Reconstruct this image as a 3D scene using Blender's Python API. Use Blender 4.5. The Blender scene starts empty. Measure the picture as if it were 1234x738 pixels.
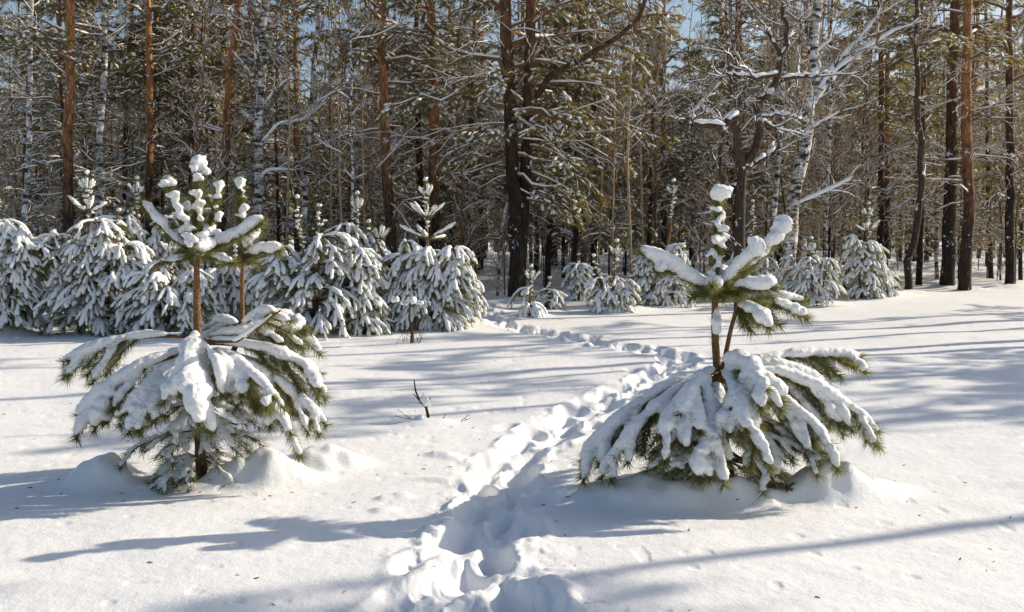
import bpy, math, random
import numpy as np
from mathutils import Vector

# ------------------------------------------------------------------ camera, sky, sun, exposure
scene = bpy.context.scene
F_PX, CX, CY = 1150.0, 617.0, 369.0
PITCH = math.atan(79 / 1150)
CAM_Z = 1.6
cam_data = bpy.data.cameras.new("camera")
cam = bpy.data.objects.new("camera", cam_data)
scene.collection.objects.link(cam)
cam.location = (0, 0, CAM_Z)
cam.rotation_euler = (math.pi / 2 - PITCH, 0, 0)
cam_data.sensor_width = 36
cam_data.lens = 36 * F_PX / 1234
cam_data.clip_start = 0.05
cam_data.clip_end = 3000
scene.camera = cam

SUN_AZ, SUN_EL = math.radians(20.3), math.radians(26)      # azimuth measured from +X towards +Y
world = bpy.data.worlds.new("World")
scene.world = world
world.use_nodes = True
wn = world.node_tree.nodes
bg = wn["Background"]
sky = wn.new("ShaderNodeTexSky")
sky.sky_type = 'NISHITA'
sky.sun_disc = False
sky.sun_elevation = SUN_EL
sky.sun_rotation = math.pi / 2 - SUN_AZ
sky.air_density = 1.0
sky.dust_density = 1.6
sky.ozone_density = 1.0
world.node_tree.links.new(sky.outputs[0], bg.inputs[0])
bg.inputs[1].default_value = 0.11
sun_dir = Vector((math.cos(SUN_AZ) * math.cos(SUN_EL), math.sin(SUN_AZ) * math.cos(SUN_EL), math.sin(SUN_EL)))
sd = bpy.data.lights.new("sun", 'SUN')
sd.energy = 5.0
sd.angle = math.radians(0.4)
sd.color = (1.0, 0.88, 0.70)
so = bpy.data.objects.new("sun", sd)
scene.collection.objects.link(so)
so.rotation_euler = sun_dir.to_track_quat('Z', 'Y').to_euler()
so.location = (30, 10, 30)
scene.view_settings.view_transform = 'Standard'
scene.view_settings.look = 'None'
scene.view_settings.gamma = 1
scene.view_settings.use_curve_mapping = False
scene.view_settings.exposure = 0.24
scene.cycles.max_bounces = 5
scene.cycles.diffuse_bounces = 3
scene.cycles.transmission_bounces = 2
scene.cycles.transparent_max_bounces = 4
scene.cycles.use_denoising = True
scene.cycles.denoiser = 'OPENIMAGEDENOISE'
scene.cycles.denoising_input_passes = 'RGB_ALBEDO_NORMAL'
scene.cycles.denoising_prefilter = 'NONE'
scene.cycles.use_adaptive_sampling = True
scene.cycles.adaptive_threshold = 0.006
scene.cycles.sample_clamp_indirect = 3

rng = np.random.default_rng(7)
random.seed(7)

# ------------------------------------------------------------------ noise
def _hash(ix, iy, iz, seed):
    h = (ix.astype(np.int64) * 374761393 + iy.astype(np.int64) * 668265263 + iz.astype(np.int64) * 2147483647 + seed * 144665) & 0xffffffff
    h = ((h ^ (h >> 13)) * 1274126177) & 0xffffffff
    h = ((h ^ (h >> 16)) * 2246822519) & 0xffffffff
    return ((h ^ (h >> 15)) & 0xffffff) / float(0xffffff)

def noise2(x, y, seed=0):
    x = np.asarray(x, float); y = np.asarray(y, float)
    ix = np.floor(x); iy = np.floor(y)
    fx = x - ix; fy = y - iy
    u = fx * fx * fx * (fx * (fx * 6 - 15) + 10); v = fy * fy * fy * (fy * (fy * 6 - 15) + 10)
    z = np.zeros_like(ix)
    a = _hash(ix, iy, z, seed); b = _hash(ix + 1, iy, z, seed)
    c = _hash(ix, iy + 1, z, seed); d = _hash(ix + 1, iy + 1, z, seed)
    return (a * (1 - u) + b * u) * (1 - v) + (c * (1 - u) + d * u) * v * 1.0 - 0.5

def fbm2(x, y, seed=0, octv=4, gain=0.5):
    s = 0; a = 1.0
    ca, sa = math.cos(0.6), math.sin(0.6)
    for i in range(octv):
        s = s + a * noise2(x, y, seed + i * 17)
        x, y = (x * ca - y * sa) * 2.03 + 5.1, (x * sa + y * ca) * 2.03 + 1.7
        a *= gain
    return s

def sstep(a, b, x):
    t = np.clip((np.asarray(x, float) - a) / (b - a), 0, 1)
    return t * t * (3 - 2 * t)

# ------------------------------------------------------------------ pixel rays -> world (used for layout measurements)
cP, sP = math.cos(PITCH), math.sin(PITCH)
def ray(px, py):
    u = (px - CX) / F_PX; v = (CY - py) / F_PX
    return np.array([u, cP + v * sP, -sP + v * cP])
def at(px, py, Y):
    d = ray(px, py)
    return np.array([0, 0, CAM_Z]) + d * (Y / d[1])

def base_height(x, y):
    x = np.asarray(x, float); y = np.asarray(y, float)
    h = 0.22 * sstep(10, 28, y) + 0.006 * np.clip(y - 28, 0, 400)
    h = h + 0.10 * fbm2(x * 0.22, y * 0.3, 3, 2) * sstep(2, 9, np.hypot(x, y))
    # wood floor is bumpier under the trees
    h = h + 0.35 * fbm2(x * 0.33, y * 0.33, 11, 3) * sstep(24, 36, y)
    return h

def on_ground(px, py):
    d = ray(px, py)
    t = CAM_Z / -d[2] if d[2] < 0 else 60.0
    for _ in range(30):
        p = d * t
        hz = CAM_Z - float(base_height(p[0], p[1]))
        t = 0.5 * t + 0.5 * hz / -d[2]
    p = d * t
    return np.array([p[0], p[1], float(base_height(p[0], p[1]))])

# trail through the snow, foot positions
trail_px = [(640, 790), (610, 735), (575, 690), (572, 650), (588, 615), (612, 585), (600, 565), (640, 540), (668, 512), (705, 492),
            (745, 474), (785, 455), (812, 440), (815, 430), (790, 424), (750, 417), (705, 410), (660, 402), (615, 393), (588, 385), (578, 376), (585, 368)]
TR = np.array([on_ground(*p)[:2] for p in trail_px])
def resample(P, step):
    seg = np.linalg.norm(np.diff(P, axis=0), axis=1)
    s = np.concatenate([[0], np.cumsum(seg)])
    n = max(2, int(s[-1] / step))
    t = np.linspace(0, s[-1], n)
    return np.stack([np.interp(t, s, P[:, k]) for k in range(P.shape[1])], 1)
TRs = resample(TR, 0.06)
for _ in range(6):
    TRs[1:-1] = 0.25 * TRs[:-2] + 0.5 * TRs[1:-1] + 0.25 * TRs[2:]

feet = []
fr = np.random.default_rng(21)
tt = resample(TRs, 0.30)
for i in range(1, len(tt) - 1):
    d = tt[i + 1] - tt[i - 1]; d /= np.linalg.norm(d)
    nrm = np.array([-d[1], d[0]])
    side = (1 if i % 2 else -1) * fr.uniform(0.05, 0.15)
    far = sstep(7, 16, tt[i][1])
    c = tt[i] + nrm * side * (1 + .8 * far) + fr.normal(0, 0.035 + .05 * far, 2)
    feet.append((c[0], c[1], d[0], d[1], fr.uniform(0.15, 0.22), fr.uniform(0.075, 0.105), fr.uniform(0.07, 0.14) * (1 + 0.2 * far)))
    if fr.random() < 0.12 + .5 * far:      # a stray print beside the trail
        c2 = tt[i] + nrm * side * 2.6 + fr.normal(0, 0.05, 2)
        feet.append((c2[0], c2[1], d[0], d[1], 0.16, 0.08, 0.06))
# loose side trampling in the near left of the trail
for (px, py, dp) in [(520, 712, .08), (470, 726, .07), (500, 742, .10), (545, 735, .08), (640, 725, .13), (628, 640, .08), (555, 640, .06), (505, 680, .04), (450, 745, .06), (655, 600, .05)]:
    g = on_ground(px, py)
    feet.append((g[0], g[1], 0.3, 0.95, 0.17, 0.1, dp))

mounds = []     # x, y, rx, ry, h
def mound_px(px, py, rx, ry, h):
    g = on_ground(px, py)
    mounds.append((g[0], g[1], rx, ry, h))

# hero pine positions
HL = on_ground(240, 578)
HR = on_ground(878, 592)
S_L = HL[1] / F_PX * 1.003
S_R = HR[1] / F_PX * 1.003
mounds += [(HL[0] - 0.65, HL[1] - 0.02, 0.19, 0.18, 0.26), (HL[0] - 0.50, HL[1] - 0.16, 0.20, 0.10, 0.07),
           (HL[0] + 0.36, HL[1] - 0.04, 0.25, 0.17, 0.22), (HL[0] + 0.60, HL[1] - 0.03, 0.20, 0.13, 0.13), (HL[0] + 0.10, HL[1] - 0.20, 0.12, 0.08, 0.05),
           (HL[0] + 0.75, HL[1] + 0.42, 0.24, 0.18, 0.18), (HL[0] - 0.16, HL[1] - 0.24, 0.15, 0.08, 0.06),
           (HR[0] - 0.40, HR[1] - 0.26, 0.34, 0.17, 0.17), (HR[0] - 0.75, HR[1] - 0.10, 0.28, 0.18, 0.10), (HR[0] - 0.62, HR[1] - 0.34, 0.2, 0.12, 0.06),
           (HR[0] - 0.05, HR[1] - 0.24, 0.15, 0.10, 0.13), (HR[0] + 0.06, HR[1] - 0.34, 0.16, 0.09, 0.05), (HR[0] + 0.54, HR[1] - 0.16, 0.20, 0.14, 0.26), (HR[0] + 0.74, HR[1] - 0.17, 0.22, 0.12, 0.15),
           (HR[0] + 0.98, HR[1] + 0.0, 0.15, 0.11, 0.08), (HR[0] + 0.22, HR[1] - 0.28, 0.14, 0.08, 0.08)]
mound_px(515, 509, 0.22, 0.14, 0.06)
mound_px(463, 600, 0.05, 0.05, 0.035); mound_px(482, 598, 0.06, 0.05, 0.05); mound_px(462, 614, 0.07, 0.05, 0.035)
mound_px(530, 548, 0.08, 0.06, 0.05); mound_px(545, 552, 0.06, 0.06, 0.03); mound_px(525, 578, 0.12, 0.06, 0.03)
for (a, b, r, h) in [(765, 373, .35, .12), (735, 376, .5, .10), (640, 379, .4, .08), (1080, 356, .5, .15), (1050, 357, .6, .14), (975, 366, .7, .14),
                     (555, 388, .5, .15), (590, 376, .4, .1), (1165, 350, .6, .15), (1145, 346, .6, .15), (1218, 346, .5, .12), (1095, 352, .5, .1),
                     (5, 404, .4, .3), (600, 385, .2, .08), (620, 362, .8, .15), (960, 360, .4, .12), (1020, 352, .5, .12)]:
    mound_px(a, b, r, r * 0.7, h)

def ground_height(x, y, fine=True):
    x = np.asarray(x, float); y = np.asarray(y, float)
    h = base_height(x, y)
    near = 1 - sstep(14, 30, np.hypot(x, y))
    if fine:
        wx = x + 0.3 * noise2(x * 0.7, y * 0.7, 5); wy = y
        h = h + near * (0.020 * fbm2(wx * 0.9, wy * 1.6, 31, 3) + 0.0035 * fbm2(x * 5.5, y * 7, 41, 3))
        # crust pits fallen from the branches
        n = noise2(x * 9, y * 9, 51)
        h = h - near * 0.006 * sstep(0.36, 0.48, n)
    for (mx, my, rx, ry, mh) in mounds:
        m = (np.abs(x - mx) < rx * 2.6) & (np.abs(y - my) < ry * 2.6)
        if not m.any(): continue
        ax, ay = x[m] - mx + .03 * noise2(x[m] * 9, y[m] * 9, 63), y[m] - my + .03 * noise2(x[m] * 9, y[m] * 9, 64)
        dd = np.sqrt((ax / rx) ** 2 + (ay / ry) ** 2) + 0.18 * fbm2(ax / rx * 1.1 + mx, ay / ry * 1.1 + my, 61, 2)
        dd = np.clip(dd, 0, None)
        h[m] += mh * 0.68 * np.exp(-dd ** 2.8 * 0.72) * (1 + .35 * fbm2(x[m] * 7, y[m] * 7, 66, 2))
    # trail
    m = (y > 0.5) & (y < TRs[:, 1].max() + 1) & (x > TRs[:, 0].min() - 1.6) & (x < TRs[:, 0].max() + 1.6)
    if m.any():
        X = x[m]; Y = y[m]
        wX = X + 0.07 * fbm2(X * 4, Y * 4, 71, 2); wY = Y + 0.07 * fbm2(X * 4 + 9, Y * 4, 72, 2)
        d2 = np.full(X.shape, 1e9)
        for q in TRs[::2]:
            np.minimum(d2, (wX - q[0]) ** 2 + (wY - q[1]) ** 2, out=d2)
        dist = np.sqrt(d2)
        dep = np.zeros_like(X); rim = np.zeros_like(X)
        for (cx, cy, dx, dy, la, lb, dp) in feet:
            mm = (np.abs(X - cx) < 0.8) & (np.abs(Y - cy) < 0.8)
            if not mm.any(): continue
            a = (wX[mm] - cx) * dx + (wY[mm] - cy) * dy
            b = -(wX[mm] - cx) * dy + (wY[mm] - cy) * dx
            e = np.sqrt((a / la) ** 2 + (b / lb) ** 2)
            dep[mm] = np.maximum(dep[mm], dp * (1 - sstep(0.45, 1.35, e)))
            rim[mm] = np.maximum(rim[mm], np.exp(-((e - 1.55) / 0.42) ** 2))
        trough = 1 - sstep(0.08, 0.30, dist)
        lump = np.clip(fbm2(X * 5.0, Y * 5.0, 81, 2) + .1, 0, 1)
        lump2 = fbm2(X * 13.0, Y * 13.0, 82, 3)
        wd = np.interp(Y, [4, 6, 9, 13], [1.3, 1.0, 0.8, 1.0]); band = 1 - sstep(0.16 * wd, 0.50 * wd, dist)
        farw = sstep(4, 5.5, Y)
        h[m] += -0.075 * trough - dep * 0.85 + 0.030 * rim * band * (0.4 + 1.6 * (fbm2(X * 3, Y * 3, 83, 2) + 0.3)) \
                + band * (np.interp(Y, [4, 9, 12], [.036, .042, .085]) * lump + 0.008 * lump2 + 0.010 * sstep(.12, .3, fbm2(X * 11, Y * 11, 87, 2))) - 0.01 * band
    return h

# ------------------------------------------------------------------ mesh accumulator
class Geo:
    def __init__(s):
        s.V = []; s.F = []; s.n = 0; s.pt = {}; s.nb = []
    def add(s, v, f):
        v = np.asarray(v, float).reshape(-1, 3); f = np.asarray(f, np.int64)
        s.V.append(v); s.F.append(f + s.n); s.n += len(v)
    def tube(s, P, R, sides=6, flat=1.0):
        P = np.asarray(P, float); R = np.asarray(R, float)
        s.pt.setdefault((len(P), sides, flat), []).append((P, R))
    def blades(s, B, D, L, W):
        s.nb.append((B, D, L, W))
    def flush(s):
        for (N, sides, flat), lst in s.pt.items():
            P = np.stack([a for a, _ in lst]); R = np.stack([b for _, b in lst]); B = len(P)
            T = np.empty_like(P); T[:, 1:-1] = P[:, 2:] - P[:, :-2]; T[:, 0] = P[:, 1] - P[:, 0]; T[:, -1] = P[:, -1] - P[:, -2]
            T /= np.linalg.norm(T, axis=2, keepdims=True) + 1e-9
            mean = P[:, -1] - P[:, 0]; mean /= np.linalg.norm(mean, axis=1, keepdims=True) + 1e-9
            ref = np.where(np.abs(mean[:, 2:3]) > 0.8, np.array([[1.0, 0.15, 0]]), np.array([[0, 0, 1.0]]))
            S = np.cross(T, ref[:, None, :]); S /= np.linalg.norm(S, axis=2, keepdims=True) + 1e-9
            U = np.cross(S, T)
            ang = np.arange(sides) * 2 * math.pi / sides
            c = np.cos(ang)[None, None, :, None]; sn = np.sin(ang)[None, None, :, None] * flat
            V = P[:, :, None, :] + R[:, :, None, None] * (S[:, :, None, :] * c + U[:, :, None, :] * sn)
            V = V.reshape(B, N * sides, 3)
            i = np.arange(N - 1)[:, None] * sides; j = np.arange(sides)[None, :]; j2 = (j + 1) % sides
            q = np.stack([i + j, i + j2, i + sides + j2, i + sides + j], -1).reshape(-1, 4)
            q = (q[None] + (np.arange(B) * N * sides)[:, None, None]).reshape(-1, 4)
            s.add(V.reshape(-1, 3), q)
            # end caps as fans to a centre vertex
            for end, idx in ((0, 0), (1, N - 1)):
                cen = P[:, idx] + (T[:, idx] * R[:, idx, None] * (0.35 if end else -0.35))
                ring = V.reshape(B, N, sides, 3)[:, idx]
                vv = np.concatenate([ring, cen[:, None]], 1)
                if end: t = np.stack([np.arange(sides), (np.arange(sides) + 1) % sides, np.full(sides, sides)], 1)
                else: t = np.stack([(np.arange(sides) + 1) % sides, np.arange(sides), np.full(sides, sides)], 1)
                t = (t[None] + (np.arange(B) * (sides + 1))[:, None, None]).reshape(-1, 3)
                s.add(vv.reshape(-1, 3), t)
        s.pt = {}
        if s.nb:
            B = np.concatenate([a[0] for a in s.nb]); D = np.concatenate([a[1] for a in s.nb])
            L = np.concatenate([a[2] for a in s.nb]); W = np.concatenate([a[3] for a in s.nb])
            r = rng.normal(size=B.shape); S = np.cross(D, r); S /= np.linalg.norm(S, axis=1, keepdims=True) + 1e-9
            V = np.stack([B - S * W[:, None] * .5, B + S * W[:, None] * .5, B + D * L[:, None]], 1).reshape(-1, 3)
            s.add(V, np.arange(len(V)).reshape(-1, 3))
            s.nb = []
    def mesh(s, name, mat, smooth=True, weld=False):
        s.flush()
        me = bpy.data.meshes.new(name)
        if not s.V: return None
        V = np.concatenate(s.V)
        q = [f for f in s.F if f.shape[1] == 4]; t = [f for f in s.F if f.shape[1] == 3]
        q = np.concatenate(q) if q else np.zeros((0, 4), int); t = np.concatenate(t) if t else np.zeros((0, 3), int)
        me.vertices.add(len(V)); me.vertices.foreach_set("co", V.astype(np.float32).ravel())
        loops = np.concatenate([q.ravel(), t.ravel()]).astype(np.int32)
        me.loops.add(len(loops)); me.loops.foreach_set("vertex_index", loops)
        me.polygons.add(len(q) + len(t))
        st = np.concatenate([np.arange(len(q)) * 4, len(q) * 4 + np.arange(len(t)) * 3]).astype(np.int32)
        me.polygons.foreach_set("loop_start", st)
        me.polygons.foreach_set("use_smooth", np.full(len(q) + len(t), smooth))
        me.update(calc_edges=True)
        if mat: me.materials.append(mat)
        return me

def link(name, me, parent=None):
    if me is None: return None
    o = bpy.data.objects.new(name, me)
    scene.collection.objects.link(o)
    if parent: o.parent = parent
    return o
def thing(name, label, cat, loc=(0, 0, 0), group=None):
    o = bpy.data.objects.new(name, None); o.empty_display_size = 0.1
    scene.collection.objects.link(o)
    o.location = [float(v) for v in loc]; o['label'] = label; o['category'] = cat
    if group: o['group'] = group
    return o

# ------------------------------------------------------------------ materials
def nodemat(name):
    m = bpy.data.materials.new(name); m.use_nodes = True
    nt = m.node_tree; b = nt.nodes["Principled BSDF"]
    b.inputs["Specular IOR Level"].default_value = 0.25
    return m, nt, b
def N(nt, typ, **kw):
    n = nt.nodes.new(typ)
    for k, v in kw.items():
        if k in n.inputs: n.inputs[k].default_value = v
        else: setattr(n, k, v)
    return n
def ramp(nt, fac, stops, interp='LINEAR'):
    r = nt.nodes.new("ShaderNodeValToRGB"); r.color_ramp.interpolation = interp
    el = r.color_ramp.elements
    while len(el) < len(stops): el.new(0.5)
    for e, (p, c) in zip(el, stops): e.position = p; e.color = (*c, 1) if len(c) == 3 else c
    nt.links.new(fac, r.inputs[0]); return r

def mat_snow(name, bump, fine_scale, sparkle=False, sss=0.0, mid=0.0):
    m, nt, b = nodemat(name)
    tc = N(nt, "ShaderNodeTexCoord")
    n1 = N(nt, "ShaderNodeTexNoise", Scale=2.3, Detail=3.0)
    nt.links.new(tc.outputs["Object"], n1.inputs["Vector"])
    r = ramp(nt, n1.outputs["Fac"], [(0.3, (0.84, 0.85, 0.87)), (0.7, (0.90, 0.90, 0.90))])
    nt.links.new(r.outputs[0], b.inputs["Base Color"])
    b.inputs["Roughness"].default_value = 0.55
    b.inputs["Specular IOR Level"].default_value = 0.3
    if sss:
        b.inputs["Subsurface Weight"].default_value = sss
        b.inputs["Subsurface Radius"].default_value = (0.9, 0.95, 1.0)
        b.inputs["Subsurface Scale"].default_value = 0.02
    n2 = N(nt, "ShaderNodeTexNoise", Scale=fine_scale, Detail=5.0, Roughness=0.75)
    nt.links.new(tc.outputs["Object"], n2.inputs["Vector"])
    bp = N(nt, "ShaderNodeBump", Strength=bump, Distance=0.012)
    nt.links.new(n2.outputs["Fac"], bp.inputs["Height"])
    last = bp
    if mid:
        n3 = N(nt, "ShaderNodeTexNoise", Scale=fine_scale * 0.22, Detail=3.0)
        nt.links.new(tc.outputs["Object"], n3.inputs["Vector"])
        b2 = N(nt, "ShaderNodeBump", Strength=mid, Distance=0.03)
        nt.links.new(n3.outputs["Fac"], b2.inputs["Height"])
        nt.links.new(b2.outputs[0], bp.inputs["Normal"])
    nt.links.new(bp.outputs[0], b.inputs["Normal"])
    if sparkle:
        v = N(nt, "ShaderNodeTexVoronoi", Scale=240.0)
        nt.links.new(tc.outputs["Object"], v.inputs["Vector"])
        rr = ramp(nt, v.outputs["Color"], [(0.0, (0.6, 0.6, 0.6)), (0.90, (0.6, 0.6, 0.6)), (0.97, (0.12, 0.12, 0.12))])
        nt.links.new(rr.outputs[0], b.inputs["Roughness"])
    return m
M_SNOW = mat_snow("field_snow", 0.38, 60, True, 0.0, 0.2)
M_CAP = mat_snow("branch_snow", 0.7, 70, False, 0.25, 0.35)
M_CAPF = mat_snow("branch_snow_far", 0.4, 30)

def mat_needle(name, c1, c2, tr, trw=0.4):
    m, nt, b = nodemat(name)
    tc = N(nt, "ShaderNodeTexCoord"); n = N(nt, "ShaderNodeTexNoise", Scale=3.0, Detail=4.0)
    nt.links.new(tc.outputs["Object"], n.inputs["Vector"])
    r = ramp(nt, n.outputs["Fac"], [(0.32, c1), (0.68, c2)])
    nt.links.new(r.outputs[0], b.inputs["Base Color"]); b.inputs["Roughness"].default_value = 0.5
    t = N(nt, "ShaderNodeBsdfTranslucent"); t.inputs[0].default_value = (*tr, 1)
    mx = N(nt, "ShaderNodeMixShader"); mx.inputs[0].default_value = trw
    nt.links.new(b.outputs[0], mx.inputs[1]); nt.links.new(t.outputs[0], mx.inputs[2])
    nt.links.new(mx.outputs[0], nt.nodes["Material Output"].inputs[0])
    return m
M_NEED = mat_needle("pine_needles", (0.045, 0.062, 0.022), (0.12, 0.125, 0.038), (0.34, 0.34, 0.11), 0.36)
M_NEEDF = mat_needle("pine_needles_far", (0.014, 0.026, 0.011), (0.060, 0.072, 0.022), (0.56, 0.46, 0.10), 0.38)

def mat_bark(name, low, high, z0, z1, scale=(14, 14, 3), birch=False, flecks=0.0):
    m, nt, b = nodemat(name)
    tc = N(nt, "ShaderNodeTexCoord"); mp = N(nt, "ShaderNodeMapping"); mp.inputs["Scale"].default_value = scale
    nt.links.new(tc.outputs["Object"], mp.inputs[0])
    n = N(nt, "ShaderNodeTexNoise", Scale=1.0, Detail=5.0, Roughness=0.65)
    nt.links.new(mp.outputs[0], n.inputs["Vector"])
    if birch:
        col = ramp(nt, n.outputs["Fac"], [(0.43, (0.03, 0.026, 0.023)), (0.49, (0.22, 0.20, 0.18)), (0.56, (0.50, 0.47, 0.42)), (0.7, (0.70, 0.68, 0.64))])
        out = col.outputs[0]
    else:
        sx = N(nt, "ShaderNodeSeparateXYZ"); nt.links.new(tc.outputs["Object"], sx.inputs[0])
        mr = N(nt, "ShaderNodeMapRange"); mr.inputs[1].default_value = z0; mr.inputs[2].default_value = z1
        nt.links.new(sx.outputs[2], mr.inputs[0])
        add = N(nt, "ShaderNodeMath", operation='MULTIPLY_ADD'); add.inputs[1].default_value = 1.7
        nt.links.new(n.outputs["Fac"], add.inputs[0]); nt.links.new(mr.outputs[0], add.inputs[2])
        sub = N(nt, "ShaderNodeMath", operation='SUBTRACT'); sub.inputs[1].default_value = 0.85; nt.links.new(add.outputs[0], sub.inputs[0])
        c0 = ramp(nt, sub.outputs[0], [(0.1, low), (0.9, high)])
        v = N(nt, "ShaderNodeTexVoronoi", feature='DISTANCE_TO_EDGE', Scale=0.9); nt.links.new(mp.outputs[0], v.inputs["Vector"])
        ed = ramp(nt, v.outputs["Distance"], [(0.0, (0.25, 0.25, 0.25)), (0.12, (1, 1, 1))])
        mu = N(nt, "ShaderNodeMixRGB", blend_type='MULTIPLY'); mu.inputs[0].default_value = 0.8
        nt.links.new(c0.outputs[0], mu.inputs[1]); nt.links.new(ed.outputs[0], mu.inputs[2])
        out = mu.outputs[0]
    if flecks:
        n4 = N(nt, "ShaderNodeTexNoise", Scale=4.0, Detail=6.0, Roughness=0.75); nt.links.new(tc.outputs["Object"], n4.inputs["Vector"])
        fr_ = ramp(nt, n4.outputs["Fac"], [(0.655 - flecks, (0, 0, 0)), (0.665 - flecks, (1, 1, 1))])
        mx = N(nt, "ShaderNodeMixRGB"); mx.inputs[2].default_value = (0.8, 0.81, 0.84, 1)
        nt.links.new(fr_.outputs[0], mx.inputs[0]); nt.links.new(out, mx.inputs[1]); out = mx.outputs[0]
    nt.links.new(out, b.inputs["Base Color"]); b.inputs["Roughness"].default_value = 0.85
    bp = N(nt, "ShaderNodeBump", Strength=0.9, Distance=0.03)
    nt.links.new(n.outputs["Fac"], bp.inputs["Height"]); nt.links.new(bp.outputs[0], b.inputs["Normal"])
    return m
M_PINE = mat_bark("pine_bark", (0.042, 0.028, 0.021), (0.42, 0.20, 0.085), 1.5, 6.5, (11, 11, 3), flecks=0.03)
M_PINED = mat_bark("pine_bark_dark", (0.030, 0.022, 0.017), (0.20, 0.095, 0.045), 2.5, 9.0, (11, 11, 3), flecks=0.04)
M_YOUNG = mat_bark("young_pine_bark", (0.10, 0.058, 0.033), (0.33, 0.175, 0.08), 0.2, 1.6, (60, 60, 40))
M_TWIG = mat_bark("twig_bark", (0.055, 0.034, 0.022), (0.24, 0.135, 0.065), -1, 4, (20, 20, 6))
M_DARK = mat_bark("dark_bark", (0.035, 0.027, 0.022), (0.10, 0.065, 0.045), 0, 5, (20, 20, 5), flecks=0.05)
M_BIRCH = mat_bark("birch_bark", None, None, 0, 1, (3.5, 3.5, 11), birch=True, flecks=.10)
M_GOLD = mat_bark("sapling_bark", (0.24, 0.17, 0.10), (0.52, 0.38, 0.22), 0, 4, (25, 25, 5))

# ------------------------------------------------------------------ snow field: one sheet to the horizon
def build_ground():
    # angle from +Y, dense inside the field of view
    a_d = np.linspace(-0.62, 0.62, 900)
    a_l = -0.62 - np.cumsum(np.geomspace(0.004, 0.12, 60))
    a_l = a_l[a_l > -math.pi + 0.05]
    A = np.concatenate([a_l[::-1], a_d, -a_l])
    r = [0.25]
    while r[-1] < 900:
        d = r[-1]
        step = max(0.0095, d * d / (CAM_Z * F_PX) * 1.25) if d > 2.5 else 0.06
        if d > 25: step = max(0.35, (d - 25) * 0.06)
        r.append(d + min(step, 60))
    Rr = np.array(r)
    AA, RR = np.meshgrid(A, Rr)
    X = np.sin(AA) * RR; Y = np.cos(AA) * RR
    H = ground_height(X.ravel(), Y.ravel()).reshape(X.shape)
    V = np.stack([X, Y, H], -1).reshape(-1, 3)
    na, nr = len(A), len(Rr)
    i = np.arange(nr - 1)[:, None] * na; j = np.arange(na)[None, :]; j2 = (j + 1) % na
    q = np.stack([i + j, i + j2, i + na + j2, i + na + j], -1).reshape(-1, 4)
    q = q[:, ::-1]
    g = Geo(); g.add(V, q)
    cz = float(ground_height(np.array([0.0]), np.array([0.0]))[0])
    g.add(np.concatenate([V[:na], [[0, 0, cz]]]), np.stack([(np.arange(na) + 1) % na, np.arange(na), np.full(na, na)], 1)[:, ::-1])
    o = link("snow_ground", g.mesh("snow_ground", M_SNOW)); o['kind'] = 'structure'; o['label'] = 'snow field with a trodden trail of deep footprints'
    return o
build_ground()
def gz(x, y):
    return float(ground_height(np.array([float(x)]), np.array([float(y)]), True)[0])

# ------------------------------------------------------------------ growing helpers
UP = np.array([0, 0, 1.0])
def unit(v):
    return v / (np.linalg.norm(v) + 1e-9)
def bez(p0, p1, p2, n):
    t = np.linspace(0, 1, n)[:, None]
    return (1 - t) ** 2 * p0 + 2 * t * (1 - t) * p1 + t * t * p2
CAPN = 9
_t = np.linspace(0, 1, CAPN)
CAPPROF = np.array([0.30, 0.72, 0.88, 0.94, 1.0, 1.06, 1.08, 0.94, 0.46])
def poly_at(P, n, a=0.0, b=1.0):
    seg = np.linalg.norm(np.diff(P, axis=0), axis=1); s = np.concatenate([[0], np.cumsum(seg)]); L = s[-1]
    t = np.linspace(a * L, b * L, n)
    return np.stack([np.interp(t, s, P[:, k]) for k in range(3)], 1), L
def cap(g, P, r, R, a=0.0, b=1.0, sides=7, lift=0.7, flat=0.8, seed=None):
    """a pillow of snow lying on polyline P"""
    Q, L = poly_at(P, CAPN, a, b)
    nz = 1 + R.normal(0, 0.17, CAPN)
    Q = Q + UP * (r * lift) + R.normal(0, r * 0.10, (CAPN, 3))
    g.tube(Q, np.maximum(CAPPROF * nz, 0.15) * r, sides, flat)
def needles(g, P, count, length, width, R, spread=(0.55, 1.0), a=0.0, b=1.0):
    seg = np.linalg.norm(np.diff(P, axis=0), axis=1); s = np.concatenate([[0], np.cumsum(seg)])
    t = R.uniform(a, b, count) * s[-1]
    B = np.stack([np.interp(t, s, P[:, k]) for k in range(3)], 1)
    k = np.clip(np.searchsorted(s, t) - 1, 0, len(seg) - 1)
    T = (P[k + 1] - P[k]) / seg[k][:, None]
    r = R.normal(size=(count, 3)); r -= (r * T).sum(1, keepdims=True) * T; r /= np.linalg.norm(r, axis=1, keepdims=True)
    w = R.uniform(spread[0], spread[1], count)[:, None]
    D = T * (1.15 - w * 0.5) + r * w; D /= np.linalg.norm(D, axis=1, keepdims=True)
    g.blades(B, D, length * R.uniform(0.75, 1.1, count), np.full(count, width))
def branch_snow(g, P, Rad, R, amount=1.0, gaps=0.25, sides=5):
    T = np.gradient(P, axis=0); T /= np.linalg.norm(T, axis=1, keepdims=True) + 1e-9
    hor = np.sqrt(np.clip(1 - T[:, 2] ** 2, 0, 1))
    k = np.clip(hor * 1.6 - 0.35, 0, 1) * (R.random(len(P)) > gaps) * amount
    Rs = (Rad * 0.8 + np.minimum(0.010, Rad * 0.7)) * np.sqrt(k) * R.uniform(0.75, 1.25, len(P)) + 0.001
    Rs[0] *= .5; Rs[-1] *= .45
    g.tube(P + UP * (Rad * 0.75 + 0.006)[:, None] * np.sqrt(k)[:, None], Rs, sides, 0.85)

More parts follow.
